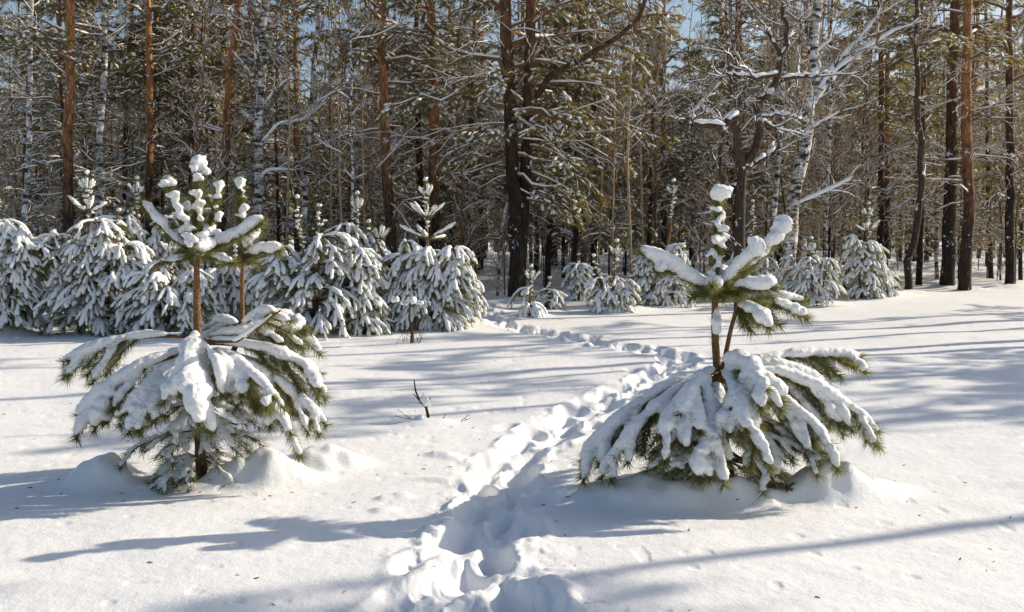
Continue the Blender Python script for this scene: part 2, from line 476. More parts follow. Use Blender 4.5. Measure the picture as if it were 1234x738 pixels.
# ------------------------------------------------------------------ foreground pines
def remesh_snow(g, name, voxel, parent, mat):
    me = g.mesh(name, mat)
    o = link(name, me, None)
    m = o.modifiers.new("r", 'REMESH'); m.mode = 'VOXEL'; m.voxel_size = voxel; m.use_smooth_shade = True
    s = o.modifiers.new("s", 'SMOOTH'); s.factor = 0.6; s.iterations = 4
    tx = bpy.data.textures.new("snow_lumps", 'CLOUDS'); tx.noise_scale = 0.09; tx.noise_depth = 2
    d = o.modifiers.new("d", 'DISPLACE'); d.texture = tx; d.strength = 0.022; d.mid_level = 0.5; d.texture_coords = 'LOCAL'
    tx2 = bpy.data.textures.new("snow_grain", 'CLOUDS'); tx2.noise_scale = 0.022; tx2.noise_depth = 1
    d2 = o.modifiers.new("d2", 'DISPLACE'); d2.texture = tx2; d2.strength = 0.010; d2.mid_level = 0.5; d2.texture_coords = 'LOCAL'
    dg = bpy.context.evaluated_depsgraph_get()
    new = bpy.data.meshes.new_from_object(o.evaluated_get(dg))
    new.name = name
    o.modifiers.clear(); o.data = new; bpy.data.meshes.remove(me)
    new.polygons.foreach_set("use_smooth", np.full(len(new.polygons), True)); new.update()
    if not new.materials: new.materials.append(mat)
    o.parent = parent
    return o

def tuft(g, q, r, R):
    for k in range(4):
        c = q + R.normal(0, 1, 3) * r * np.array([.55, .4, .35]); rr = r * R.uniform(.38, .62); w = R.uniform(.5, 1.2) * rr; d = R.normal(0, .5, 3) * rr
        cap(g, np.stack([c - np.array([w, 0, 0]) - d * .5, c, c + np.array([w, 0, 0]) + d]), rr, R, 0, 1, 8, 0, .75)
class Hero:
    """young pine; coordinates in photo pixels relative to base (x right, z up) and metres of depth (y away)"""
    def __init__(s, base_px, base_w, loc, seed):
        s.bp = base_px; s.loc = np.array([loc[0], loc[1], gz(loc[0], loc[1]) - .04]); s.R = np.random.default_rng(seed)
        s.wood = Geo(); s.trunk = Geo(); s.need = Geo(); s.snow = Geo()
    def p(s, px, py, y=0.0):
        return at(px, py, s.loc[1] + y) - s.loc
    def shoot(s, P, snow=0.045, a=0.0, b=1.0, nl=0.088, dens=1300, w0=0.007, na=0.0, lift=0.66, flat=0.8, nw=0.0040, spread=(0.45, 1.1)):
        P, L = poly_at(np.asarray(P), 7)
        s.wood.tube(P, np.linspace(w0, w0 * 0.6, 7), 6)
        needles(s.need, P, int(dens * L * getattr(s, 'nf', 1) * (1 - na)), nl, nw, s.R, spread, na, 1.03)
        if snow: cap(s.snow, P, snow, s.R, a, b, 9, lift, flat)
    def bough(s, p0, tip, snow=0.05, fingers=4, flen=0.26, rise=0.12, nb=0.25, wood=0.012, fsp=0.8, droop=0.35, start=0.3):
        """a bough from the stem bending to its tip, with side shoots like fingers, all carrying snow"""
        R = s.R; mid = (p0 + tip) / 2 + UP * rise * np.linalg.norm(tip - p0)
        P = bez(p0, mid, tip, 12)
        s.wood.tube(P, np.linspace(wood, wood * 0.45, 12), 7)
        L = poly_at(P, 2)[1]
        needles(s.need, P, int(800 * L * getattr(s, 'nf', 1)), 0.08, 0.0036, R, (0.5, 1.1), nb, 1.03)
        cap(s.snow, P, snow * .92, R, 0.12, 1.02, 9, 0.6, 0.8)
        fwd = unit(tip - p0); side = unit(np.cross(fwd, UP))
        for k in range(fingers):
            t = start + (0.93 - start) * (k + R.uniform(0.1, 0.9)) / fingers
            sg = 1 if k % 2 else -1
            i = t * 11; i0 = int(i); q = P[i0] + (P[min(i0 + 1, 11)] - P[i0]) * (i - i0)
            tl = unit(P[min(i0 + 1, 11)] - P[i0])
            d = unit(tl * 0.9 + side * sg * fsp * R.uniform(0.6, 1.1) - UP * droop * R.uniform(0.5, 1.5))
            l = flen * R.uniform(0.8, 1.45) * (1.1 - 0.35 * t)
            e = q + d * l
            Pf = bez(q, q + d * l * 0.5 + UP * 0.05 * l, e - UP * 0.12 * l, 6)
            s.shoot(Pf, 0 if (R.random() < .2 and k < fingers - 2) else snow * R.uniform(0.58, 0.98), 0.05, 1.0, w0=0.006)
            if l > 0.2 and R.random() < 0.6:
                d2 = unit(d + side * -sg * 0.7 - UP * 0.3); s.shoot(bez(Pf[2], Pf[2] + d2 * l * .3, Pf[2] + d2 * l * .6 - UP * .02, 5), snow * 0.6 if R.random() < .5 else 0, 0.1, 1.0)
    def build(s, name, label, cat, loc, voxel=0.0095):
        t = thing(name, label, cat, loc)
        link('trunk', s.trunk.mesh('trunk', M_YOUNG), t)
        link('boughs', s.wood.mesh('boughs', M_YOUNG), t)
        link('needles', s.need.mesh('needles', M_NEED, smooth=False), t)
        remesh_snow(s.snow, 'snow_load', voxel, t, M_CAP)
        return t

def hero_left():
    h = Hero((240, 578), None, HL, 101); p = h.p; R = h.R
    tr = np.array([p(244, 588, 0.02), p(241, 540, 0), p(240, 480, .0), p(238, 410, .0), p(237, 350, 0), p(237, 300, 0), p(238, 250, .0), p(239, 200, 0)])
    P, _ = poly_at(tr, 20); h.trunk.tube(P, np.interp(np.linspace(0, 1, 20), [0, .3, .6, .75, 1], [.040, .030, .024, .016, .007]), 12)
    # second leader from the bough whorl
    tr2 = np.array([p(246, 470, .02), p(285, 420, .12), p(292, 380, .15), p(292, 310, .15), p(291, 260, .15), p(289, 222, .15)])
    P2, _ = poly_at(tr2, 16); h.trunk.tube(P2, np.linspace(.022, .008, 16), 10)
    # top leader: needles and snow tufts
    def leader(pts, knobs, tip_r, nd=900):
        Pl, L = poly_at(np.array(pts), 8)
        needles(h.need, Pl, int(nd * 3.2 * L), 0.085, 0.0042, R, (0.35, 1.1), 0, 1.02)
        for k in range(7):
            c = Pl[R.integers(1, 7)] + np.array([R.uniform(-.035, .035), R.uniform(-.05, .0), R.uniform(-.03, .03)]); r = R.uniform(.014, .026); cap(h.snow, np.stack([c - [r, 0, 0], c, c + [r, 0, .01]]), r, R, 0, 1, 8, 0, .8)
        for (x, y, r, dy) in knobs:
            q = p(x, y, dy)
            if r > .05: cap(h.snow, np.stack([q + np.array([-r * .5, 0, -r * .25]), q + np.array([0, 0, r * .1]), q + np.array([r * .6, 0, -r * .3])]), r * .9, R, 0, 1, 9, 0, .72); tuft(h.snow, q - UP * r * .3, r * .9, R)
            else: tuft(h.snow, q, r, R)
    leader([p(236, 300), p(238, 250), p(239, 200)], [(239, 195, .062, 0), (240, 214, .038, -.02), (238, 232, .04, -.02), (236, 250, .038, -.03), (241, 262, .035, -.02), (232, 276, .035, -.03)], .06, 1100)
    leader([p(292, 300, .15), p(291, 260, .15), p(289, 222, .15)], [(288, 220, .052, .15), (291, 238, .025, .14), (289, 258, .03, .13)], .05, 1100)
    # erect side shoots of the top whorl
    for (x0, y0, x1, y1, dy0, dy1, knobs) in [
        (232, 298, 203, 220, 0, -.12, [(203, 219, .045), (207, 236, .036), (210, 250, .036), (217, 262, .04), (221, 274, .036)]),
        (244, 298, 264, 226, 0, -.10, [(263, 225, .045), (258, 262, .035), (253, 280, .036), (249, 275, .035)]),
        (240, 300, 252, 236, 0, .22, [(252, 237, .04), (250, 255, .03)]),
        (236, 300, 222, 246, 0, .25, [(222, 246, .04)]),
        (240, 300, 232, 290, 0, -.36, [(233, 288, .05), (236, 296, .06)])]:
        Pl = np.array([p(x0, y0, dy0), p((x0 + x1) / 2, (y0 + y1) / 2 + 4, (dy0 + dy1) / 2), p(x1, y1, dy1)])
        for k in range(5):
            c = poly_at(Pl, 8)[0][R.integers(2, 8)] + np.array([R.uniform(-.02, .02), -.02, R.uniform(-.02, .02)]); r = R.uniform(.014, .026); cap(h.snow, np.stack([c - [r, 0, 0], c, c + [r, 0, .01]]), r, R, 0, 1, 8, 0, .8)
        h.shoot(Pl, 0, dens=3000, nl=.085, spread=(0.35, 1.1))
        for (kx, ky, r) in knobs:
            q = p(kx, ky, np.interp(y0 - ky, [0, y0 - y1], [dy0, dy1]) - .02)
            tuft(h.snow, q, r * 1.05, R)
    # long snowy arms
    h.shoot([p(233, 308), p(205, 284, -.05), p(171, 246, -.1)], .036, .12, 1.0, dens=1500, lift=.7)
    h.shoot([p(245, 306), p(280, 290, -.1), p(316, 270, -.15)], .054, .10, 1.0, dens=1500, lift=.75)
    h.shoot([p(292, 312, .15), p(315, 304, .1), p(338, 303, .05)], .047, .05, 1.0, dens=1500, lift=.7)
    h.shoot([p(292, 312, .15), p(300, 290, .1), p(312, 282, .2)], .035, .2, 1.0, dens=1400)
    h.shoot([p(237, 308), p(205, 316, -.15), p(196, 318, -.2)], .03, .2, 1.0, dens=1400)
    h.shoot([p(237, 308), p(250, 300, -.25), p(238, 304, -.35)], .05, .1, 1.0, dens=1400)
    h.shoot([p(240, 308), p(268, 312, -.1), p(280, 318, -.2)], .03, .2, 1.0, dens=1400)
    h.shoot([p(290, 318, .15), p(268, 318, .15), p(262, 320, .2)], .03, .2, 1.0, dens=700)
    # tufts below the whorl
    for k in range(7):
        a = k * 0.9; q = p(238, 306); e = q + np.array([math.cos(a) * .13, math.sin(a) * .13, -.01]); h.shoot([q, (q + e) / 2 + UP * .01, e], 0, dens=1500)
        q = p(292, 314, .15); e = q + np.array([math.cos(a) * .10, math.sin(a) * .10, -.02]); h.shoot([q, (q + e) / 2, e], 0, dens=700)
    # lower whorl: snow-laden boughs
    c = p(238, 408)
    h.bough(c, p(78, 436, -.10), .040, 4, .22, .16, .5, .011, .45, .55, .55)
    h.shoot([p(158, 404, -.05), p(138, 420, -.10), p(112, 462, -.15)], .036, .05, 1, dens=1500)
    h.shoot([p(170, 404, -.05), p(150, 420, -.02), p(128, 452, .02)], .03, .1, 1, dens=1500)
    h.bough(c, p(222, 478, -.55), .085, 3, .26, .22, .4, .013, .5, .6, .4)
    h.bough(p(242, 412), p(243, 492, -.48), .066, 3, .22, .25, .4, .012, .5, .7, .5)
    h.shoot([p(248, 420, -.30), p(262, 440, -.36), p(268, 478, -.40)], .042, 0, 1)
    h.shoot([p(262, 425, -.24), p(280, 450, -.30), p(286, 492, -.30)], .045, 0, 1)
    h.shoot([p(270, 430, -.22), p(272, 450, -.30), p(276, 476, -.34)], .040, 0, 1)
    h.bough(p(239, 425), p(94, 500, -.28), .060, 5, .30, .20, .4, .013, .5, .65, .4)
    h.bough(p(239, 430), p(146, 503, -.46), .045, 5, .26, .20, .4, .012, .6, .65, .4)
    h.bough(p(239, 440), p(175, 500, -.45), .045, 4, .22, .22, .4, .012, .6, .7, .4)
    h.bough(p(240, 412), p(362, 400, .20), .048, 5, .26, .10, .4, .012, .7, .55, .4)
    h.bough(p(240, 415), p(384, 452, .0), .048, 6, .28, .16, .4, .012, .7, .6, .35)
    h.bough(p(240, 425), p(392, 512, -.12), .045, 6, .26, .22, .4, .012, .6, .6, .35)
    h.bough(p(240, 430), p(350, 522, -.35), .044, 5, .24, .22, .4, .012, .7, .6, .4)
    h.bough(p(240, 430), p(330, 480, -.45), .044, 4, .22, .22, .4, .012, .7, .6, .4)
    h.bough(p(290, 395, .14), p(352, 382, .3), .05, 4, .25, .12, .3, .010, .7, .5, .3)
    h.bough(p(290, 395, .14), p(330, 378, -.15), .045, 3, .20, .12, .3, .010, .7, .5, .3)
    h.bough(p(290, 395, .14), p(258, 388, .30), .04, 3, .20, .12, .3, .010, .7, .5, .3)
    for az in (50, 85, 115, 140, 20):      # boughs on the far side
        a = math.radians(az); L = R.uniform(.5, .7); h.bough(p(240, 425), p(240, 478) + np.array([math.cos(a) * L, math.sin(a) * L, R.uniform(-.1, .06)]), .045, 5, .26, .2, .4, .012, .7, .5, .35)
    # the bare broken branch pointing right
    Pb = np.array([p(240, 412), p(286, 412, -.25), p(312, 395, -.33), p(338, 374, -.4)]); Pq, _ = poly_at(Pb, 9); h.wood.tube(Pq, np.linspace(.011, .005, 9), 7); cap(h.snow, Pq, .022, R, .1, .9, 8, .9)
    h.nf = .42      # low whorls: thin brown twigs, sparse needles and little snow
    for z, n, L0, rs in ((520, 7, .45, .022), (552, 9, .42, .022), (488, 6, .55, .028)):
        for k in range(n):
            a = k * 2 * math.pi / n + R.uniform(-.3, .3); L = L0 * R.uniform(.6, 1.1)
            q = p(241, z); e = q + np.array([math.cos(a) * L, math.sin(a) * L * .8, -L * R.uniform(.15, .5)])
            e[2] = max(e[2], -0.02)
            h.bough(q, e, rs, 3, .15, .18, .45, .007, .8, .3, .35)
    h.shoot([p(243, 512, -.02), p(262, 506, -.06), p(286, 512, -.1)], .018, .1, .9, dens=30, w0=.008)
    loc = h.loc
    h.build('young_pine', 'young snow-laden pine with two leaders standing left of the trail', 'pine tree', loc)

def hero_right():
    h = Hero((878, 592), None, HR, 202); p = h.p; R = h.R
    tr = np.array([p(882, 602, 0), p(876, 560), p(868, 500), p(864, 440), p(861, 400), p(862, 350), p(864, 300), p(866, 235)])
    P, _ = poly_at(tr, 20); h.trunk.tube(P, np.interp(np.linspace(0, 1, 20), [0, .3, .6, .75, 1], [.042, .030, .022, .018, .010]), 12)
    tr2 = np.array([p(866, 460, .02), p(872, 440, .03), p(880, 400, .02), p(888, 370, .0)])
    P2, _ = poly_at(tr2, 12); h.trunk.tube(P2, np.linspace(.018, .012, 12), 10)
    Pl = np.array([p(862, 340), p(864, 290), p(866, 235)])
    needles(h.need, poly_at(Pl, 8)[0], 1800, 0.09, 0.0042, R, (0.35, 1.0), 0, 1.02)
    needles(h.need, poly_at(np.array([p(861, 440), p(862, 350)]), 8)[0], 200, 0.08, 0.0022, R, (0.7, 1.0), 0, 1.0)
    for (x, y, r) in [(867, 229, .064), (865, 233, .058), (866, 252, .034), (863, 268, .036), (870, 275, .032), (863, 286, .040), (868, 296, .028), (861, 305, .034), (865, 318, .028), (860, 327, .034), (868, 262, .026), (864, 311, .030)]:
        q = p(x, y, -.025)
        if r > .05: cap(h.snow, np.stack([q - np.array([r * .45, 0, r * .2]), q, q + np.array([r * .5, 0, -r * .2])]), r * .95, R, 0, 1, 9, 0, .8)
        else: tuft(h.snow, q, r * 1.1, R)
    D = 1600
    h.shoot([p(857, 352), p(820, 332, -.05), p(774, 306, -.1)], .052, .03, 1.0, dens=D, lift=.8)
    h.shoot([p(815, 329, -.05), p(802, 325, -.12), p(792, 330, -.15)], .04, .05, 1.0, dens=D)
    h.shoot([p(866, 350), p(892, 322, -.06), p(918, 300, -.12)], .048, .02, 1.0, dens=D, lift=.7)
    q = p(912, 298, -.12); cap(h.snow, np.stack([q - np.array([.03, 0, 0.0]), q, q + np.array([.035, 0, .0])]), .062, R, 0, 1, 9, 0, 1)
    h.shoot([p(872, 350, .05), p(912, 316, .1), p(946, 276, .12)], .048, .35, 1.03, dens=D, lift=.75)
    q = p(941, 275, .12); cap(h.snow, np.stack([q - np.array([.03, 0, 0.02]), q, q + np.array([.03, 0, .02])]), .068, R, 0, 1, 9, 0, 1)
    h.shoot([p(866, 352), p(905, 350, -.08), p(936, 348, -.1)], .052, .25, 1.0, dens=D, lift=.85)
    h.shoot([p(888, 372), p(910, 376, -.12), p(928, 398, -.2)], .050, .0, 1.0, dens=D, lift=.6)
    h.shoot([p(888, 372), p(930, 366, .0), p(972, 384, .02)], .046, .5, 1.0, dens=D, lift=.75)
    h.shoot([p(888, 368, .05), p(925, 358, .12), p(966, 366, .16)], .042, .35, 1.0, dens=D, lift=.75)
    h.shoot([p(888, 372), p(905, 384, .1), p(915, 392, .15)], .0, .5, 1.0, dens=D)
    h.shoot([p(864, 372, -.02), p(863, 385, -.05), p(863, 404, -.05)], .036, .0, 1.0, dens=200, lift=.0)
    h.shoot([p(862, 350), p(860, 346, -.2), p(858, 345, -.3)], .055, .0, .8, dens=D)
    h.shoot([p(862, 350), p(868, 338, .2), p(872, 326, .35)], .042, .2, 1, dens=D)
    h.shoot([p(862, 350), p(842, 340, .2), p(830, 335, .3)], .042, .2, 1, dens=D)
    for k in range(8):
        a = k * 0.8; q = p(863, 352); e = q + np.array([math.cos(a) * .16, math.sin(a) * .14, -.03 + .02 * math.sin(k * 3)]); h.shoot([q, (q + e) / 2 + UP * .01, e], 0, dens=D)
    for (x, y, dy) in [(920, 372, -.05), (940, 392, .0), (905, 400, -.1), (896, 392, .05), (930, 378, .1)]:
        h.shoot([p(888, 372), (p(888, 372) + p(x, y, dy)) / 2, p(x, y, dy)], 0, dens=D)
    c = p(864, 455)
    sp = .047
    h.bough(c, p(700, 556, -.12), sp, 7, .26, .26, .3, .014, .55, .55, .45)
    h.bough(c, p(742, 550, -.36), sp, 6, .26, .26, .3, .014, .55, .6, .4)
    h.bough(c, p(796, 528, -.5), sp, 5, .25, .26, .3, .014, .55, .6, .4)
    h.bough(c, p(742, 512, .12), sp, 6, .28, .2, .3, .014, .6, .55, .35)
    h.bough(p(866, 465), p(850, 548, -.55), .066, 4, .28, .20, .3, .015, .45, .7, .4)
    h.shoot([p(850, 520, -.5), p(862, 535, -.52), p(866, 556, -.54)], .040, 0, 1)
    h.bough(p(866, 452), p(900, 520, -.62), sp, 5, .25, .25, .3, .014, .6, .7, .35)
    h.bough(p(866, 452), p(925, 470, -.50), sp, 4, .25, .25, .3, .014, .6, .7, .35)
    h.bough(p(866, 455), p(1000, 535, -.30), sp, 6, .28, .24, .3, .014, .6, .6, .35)
    h.bough(p(866, 452), p(1058, 520, -.05), .048, 7, .28, .26, .35, .014, .5, .5, .45)
    h.bough(p(866, 450), p(1036, 432, .25), .048, 6, .26, .10, .45, .013, .5, .35, .5)
    h.bough(p(866, 450), p(1000, 470, .12), sp, 5, .25, .22, .4, .013, .6, .5, .4)
    h.bough(p(866, 445), p(915, 455, -.38), .070, 4, .24, .30, .3, .013, .6, .7, .35)
    h.bough(p(866, 450), p(820, 500, -.45), .048, 5, .25, .26, .3, .013, .6, .7, .35)
    for az in (40, 75, 105, 135, 165, 10, 60, 120):
        a = math.radians(az); L = R.uniform(.55, .85); h.bough(p(866, 460), p(866, 500) + np.array([math.cos(a) * L, math.sin(a) * L, R.uniform(-.2, .06)]), sp, 5, .26, .22, .3, .012, .7, .5, .35)
    h.nf = .6
    for z, n, L0, rs in ((520, 9, .62, .024), (555, 10, .55, .02), (500, 8, .6, .03)):
        for k in range(n):
            a = k * 2 * math.pi / n + R.uniform(-.3, .3); L = L0 * R.uniform(.6, 1.1)
            q = p(874, z); e = q + np.array([math.cos(a) * L, math.sin(a) * L * .8, -L * R.uniform(.15, .5)])
            e[2] = max(e[2], -0.0)
            h.bough(q, e, rs, 4, .18, .18, .25, .008, .8, .3, .3)
    Pq, _ = poly_at(np.array([p(880, 545, -.1), p(915, 568, -.25), p(945, 588, -.3)]), 8); h.wood.tube(Pq, np.linspace(.012, .008, 8), 7)
    for k in range(9):
        h.shoot([p(948, 588, -.3), p(950 + R.uniform(-8, 8), 590 + R.uniform(-8, 8), -.3 + R.uniform(-.05, .05))], 0, dens=1500, nl=.03)
    loc = h.loc
    h.build('young_pine', 'young pine with one capped leader and drooping snowy boughs standing right of the trail', 'pine tree', loc)
hero_left(); hero_right()

# ------------------------------------------------------------------ snowy young pines along the wood edge
def bush_pine(loc, W, Hd, leaders, label, seed, dens=1.0, name='snowy_pine', group=None, fing=5, finger_len=.30, capr=.036, whorl_gap=.25, openn=None, needle=M_NEED, lead_r=.03, zfrac=0.06, trunk_r=.035, cat='pine tree', tilt=0):
    """dome of drooping snowy boughs W wide and Hd tall; leaders: [(dx, height above base, n side shoots)]"""
    R = np.random.default_rng(seed); wood = Geo(); tr = Geo(); nd = Geo(); sn = Geo()
    for (dx, hl, ns) in leaders:
        ns = ns if (R.random() < .7 or ns > 12) else max(0, ns - 5)
        tp = np.array([[0, 0, -.1], [dx * .1 + R.normal(0, .02), R.normal(0, .02), hl * .3], [dx * .7, 0, hl * .6], [dx, 0, hl]])
        P, L = poly_at(tp, 12); tr.tube(P, np.linspace(trunk_r, .012, 12), 8)
        # upper whorls
        z = hl
        Pt, _ = poly_at(P, 6, max(.3, 1 - .75 / max(hl, .8)), 1.0)
        needles(nd, Pt, 620, .085, .009, R, (0.35, 1.0), 0, 1.02)
        for zz in np.arange(hl - .15, max(hl - .8, hl * .6), -.07): tuft(sn, np.array([dx * zz / hl + R.normal(0, .03), -.03, zz]), lead_r * R.uniform(.7, 1.2), R)
        cap(sn, np.array([[dx - .03, 0, hl], [dx, 0, hl + .02], [dx + .03, 0, hl]]), lead_r * 1.4, R, 0, 1, 7, .4)
        for zz in np.arange(hl - .1, hl - .55, -.09):
            if R.random() < .7: cap(sn, np.array([[dx - .02, -.02, zz], [dx, -.03, zz], [dx + .02, -.02, zz]]), lead_r, R, 0, 1, 6, 0)
        for w in range(max(0, ns // 5)):
            zc = hl - .32 - w * .34
            for k in range(5):
                a = k * 1.257 + w * .5 + R.uniform(-.25, .25); l = (.24 + .13 * w) * R.uniform(.8, 1.2); el = math.radians(58 - 20 * w + R.uniform(-12, 12))
                q = np.array([dx * (zc / hl), 0, zc]); d = np.array([math.cos(a) * math.cos(el), math.sin(a) * math.cos(el), math.sin(el)])
                e = q + d * l; Pp = bez(q, q + d * l * .5 - UP * .02, e, 5)
                wood.tube(Pp, np.linspace(.008, .005, 5), 5); needles(nd, Pp, 150, .08, .009, R, (0.3, 1.0), .05, 1.02)
                cap(sn, Pp, lead_r * 1.1, R, .2, 1.03, 7, .7)
    cents = [(0, 0, W, Hd)]
    if openn is None: openn = R.uniform(.08, .30)
    if W > 1.0:
        cents = [(R.uniform(-.06, .06) * W, 0, W * .66, Hd * .97), (-W * R.uniform(.20, .27), R.uniform(-.15, .2), W * .54, Hd * R.uniform(.78, 1.0)), (W * R.uniform(.18, .27), R.uniform(-.2, .2), W * .54, Hd * R.uniform(.74, 1.0))]
        for ox, oy, Wi, Hi in cents[1:]:
            tp, _ = poly_at(np.array([[ox * .3, oy * .3, -.1], [ox * .7, oy, Hi * .4], [ox, oy, Hi * .9]]), 8); wood.tube(tp, np.linspace(.022, .008, 8), 6)
    for ox, oy, Wi, Hi in cents:
      tilt = R.normal(0, .10)
      zs = np.arange(Hi * zfrac, Hi * .93, whorl_gap * R.uniform(.9, 1.15))
      for zi, z in enumerate(zs):
            f = z / Hi; tier = R.uniform(.72, 1.08)
            rad = Wi / 2 * (1 - (f * .97) ** 3.0) ** 0.5 * (0.84 + .16 * R.random()) * (.9 + .1 * min(1, f * 5))
            n = max(4, int((5 + 5.0 * rad) * dens))
            for k in range(n):
                a = k * 2 * math.pi / n + R.uniform(-.35, .35) + zi
                if openn and R.random() < openn: continue
                r = rad * tier * R.uniform(.65, 1.2); za = z + .10 + .22 * r * (1 - f); za = min(za, max(max(h for _, h, _ in leaders) - .3, Hi))
                q = np.array([ox * min(1, z / Hi + .2), oy, za]); e = np.array([ox + math.cos(a) * r + tilt * z, oy + math.sin(a) * r, z - .02 + R.uniform(-.13, .13)])
                mid = q + (e - q) * .62; mid[2] = max(q[2], e[2]) + (.04 + .20 * r) * R.uniform(.3, 1.3); P = bez(q, mid, e, 9)
                wood.tube(P, np.linspace(.011, .005, 9), 5)
                needles(nd, P, int(55 + 40 * r), .085, .009, R, (.5, 1), .4, 1.02)
                cap(sn, P, capr * R.uniform(.9, 1.15), R, max(.15, 1 - .55 / max(r, .56)), 1.03, 7, .7)
                fwd = unit(e - q); side = unit(np.cross(fwd, UP))
                nf = fing + int(r * 2.2)
                for j in range(nf):
                    t = .32 + .62 * (j + R.random()) / nf; i0 = int(t * 8); c = P[i0]; tl = unit(P[i0 + 1] - P[i0]); sg = 1 if j % 2 else -1
                    l = finger_len * R.uniform(.7, 1.2) * (1.1 - .3 * t)
                    d = unit(tl + side * sg * R.uniform(.4, 1.0) - UP * R.uniform(.2, .9)); Pf = bez(c, c + d * l * .5 + UP * .02, c + d * l - UP * .04, 5)
                    wood.tube(Pf, np.linspace(.006, .004, 5), 4)
                    needles(nd, Pf, 60, .09, .008, R, (.5, 1), 0, 1.02)
                    if R.random() < .86: cap(sn, Pf, capr * R.uniform(.6, 1.15), R, .08, 1.0, 6, .75)
    t = thing(name, label, cat, loc, group)
    link('trunk', tr.mesh('trunk', M_YOUNG), t); link('boughs', wood.mesh('boughs', M_TWIG), t)
    link('needles', nd.mesh('needles', needle, smooth=False), t); link('snow_load', sn.mesh('snow_load', M_CAPF), t)
    return t

def at_ground(px, py):
    g = on_ground(px, py); g[2] = gz(g[0], g[1]) - .04; return g
def m_px(loc, n): return n * loc[1] / F_PX

EDGE = 'snow-covered young pines along the wood edge'
def bush(px, py, wpx, hpx, leaders, label, seed, back=0.0, **kw):
    g = at_ground(px, py)
    if back: g = np.array([g[0] * (1 + back / g[1]), g[1] + back, 0]); g[2] = gz(g[0], g[1]) - .04
    bush_pine(g, m_px(g, wpx) * (1.16 if wpx > 100 else 1.0), m_px(g, hpx), [(m_px(g, a), m_px(g, b), c) for a, b, c in leaders], label, seed, group=EDGE, **kw)
    return g
bush(0, 404, 110, 135, [(-5, 160, 5)], 'snow-buried young pine cut by the left edge of the frame', 1)
bush(112, 402, 175, 150, [(-2, 195, 10), (35, 150, 5)], 'broad snowy young pine with a tall needled leader behind the left foreground pine', 2)
bush(205, 402, 110, 90, [(5, 120, 5)], 'low snowy pine directly behind the left foreground pine', 3)
bush(165, 396, 130, 130, [(5, 165, 10)], 'snowy young pine half hidden behind the broad leftmost pine', 31, back=2.0)
bush(285, 399, 80, 85, [(0, 110, 5)], 'small snowy pine behind the right leader of the left foreground pine', 4, back=1)
bush(382, 402, 165, 128, [(-22, 165, 5), (4, 155, 5)], 'wide dome-shaped snowy pine with two thin leaders', 5, fing=6)
bush(432, 398, 70, 125, [(0, 155, 10)], 'narrow snowy pine between the two big domes of snow', 51, back=1.2)
bush(438, 402, 62, 62, [(0, 70, 0)], 'knee-high snowy pine in front of the wide snow dome', 6)
bush(520, 396, 118, 112, [(-6, 180, 15), (-75, 130, 5)], 'tall bushy snowy pine with a thick green leader left of the double-trunked pine', 7, fing=6)
bush(556, 390, 44, 30, [(0, 30, 0)], 'small snow-covered sapling at the right foot of the bushy pine', 71, capr=.05)
bush(640, 381, 56, 50, [(0, 60, 5)], 'small snowy pine below the double-trunked pine', 8, fing=4, whorl_gap=.33)
bush(662, 372, 34, 30, [(0, 38, 0)], 'tiny snowy pine peeking out behind the small one below the double-trunked pine', 81)
bush(737, 377, 64, 44, [(5, 84, 10), (-22, 66, 5)], 'little snowy pine with spread star-shaped leaders right of the path end', 9, fing=5)
bush(697, 362, 46, 48, [(0, 56, 0)], 'small shaded snowy pine between two little pines at the path end', 91, openn=.28, fing=4)
bush(800, 368, 92, 78, [(10, 150, 10)], 'snowy pine behind the left arm of the right foreground pine', 10, openn=.35, fing=4)
bush(905, 362, 70, 72, [(0, 120, 5)], 'snowy pine behind the right foreground pine', 101, openn=.28, fing=4)
bush(978, 368, 82, 58, [(-2, 78, 5)], 'low bushy snowy pine right of the right foreground pine', 11, openn=.28, fing=4)
bush(1044, 360, 72, 82, [(0, 115, 10)], 'layered snowy pine between the bent birch and the crooked trunk', 12, whorl_gap=.36, openn=.28, fing=4)
bush(1018, 356, 60, 45, [(0, 60, 0)], 'low snowy pine wedged between two bushier ones on the right', 121, openn=.28, fing=4)
bush(1062, 358, 50, 22, [(0, 22, 0)], 'creeping snow-covered pine at the right end of the bushes', 122)

# ------------------------------------------------------------------ forest trees
def spray(nd, sn, wood, P, R, n, nl, nw, cnt, snow_p, capr, ln, droop=.25, a0=.25):
    """needle shoots on both sides of limb polyline P"""
    m = len(P) - 1
    for j in range(n):
        t = a0 + (1 - a0) * (j + R.random()) / n; i0 = min(int(t * m), m - 1); c = P[i0] + (P[i0 + 1] - P[i0]) * (t * m - i0)
        tl = unit(P[i0 + 1] - P[i0]); side = unit(np.cross(tl, UP)); sg = 1 if R.random() < .5 else -1
        l = ln * R.uniform(.6, 1.25) * (1.15 - .5 * t)
        d = unit(tl * R.uniform(.5, 1) + side * sg * R.uniform(.4, 1.1) + UP * R.uniform(-droop * 2, droop)); Pf = bez(c, c + d * l * .5 + UP * .03 * l, c + d * l - UP * .12 * l, 4)
        wood.tube(Pf, np.linspace(.010, .005, 4), 3)
        needles(nd, Pf, cnt, nl, nw, R, (.5, 1.1), .25, 1.05)
        if R.random() < snow_p:
            cap(sn, Pf, capr * R.uniform(.6, 1.2), R, R.uniform(.2, .5), 1.0, 5, .8, .65)

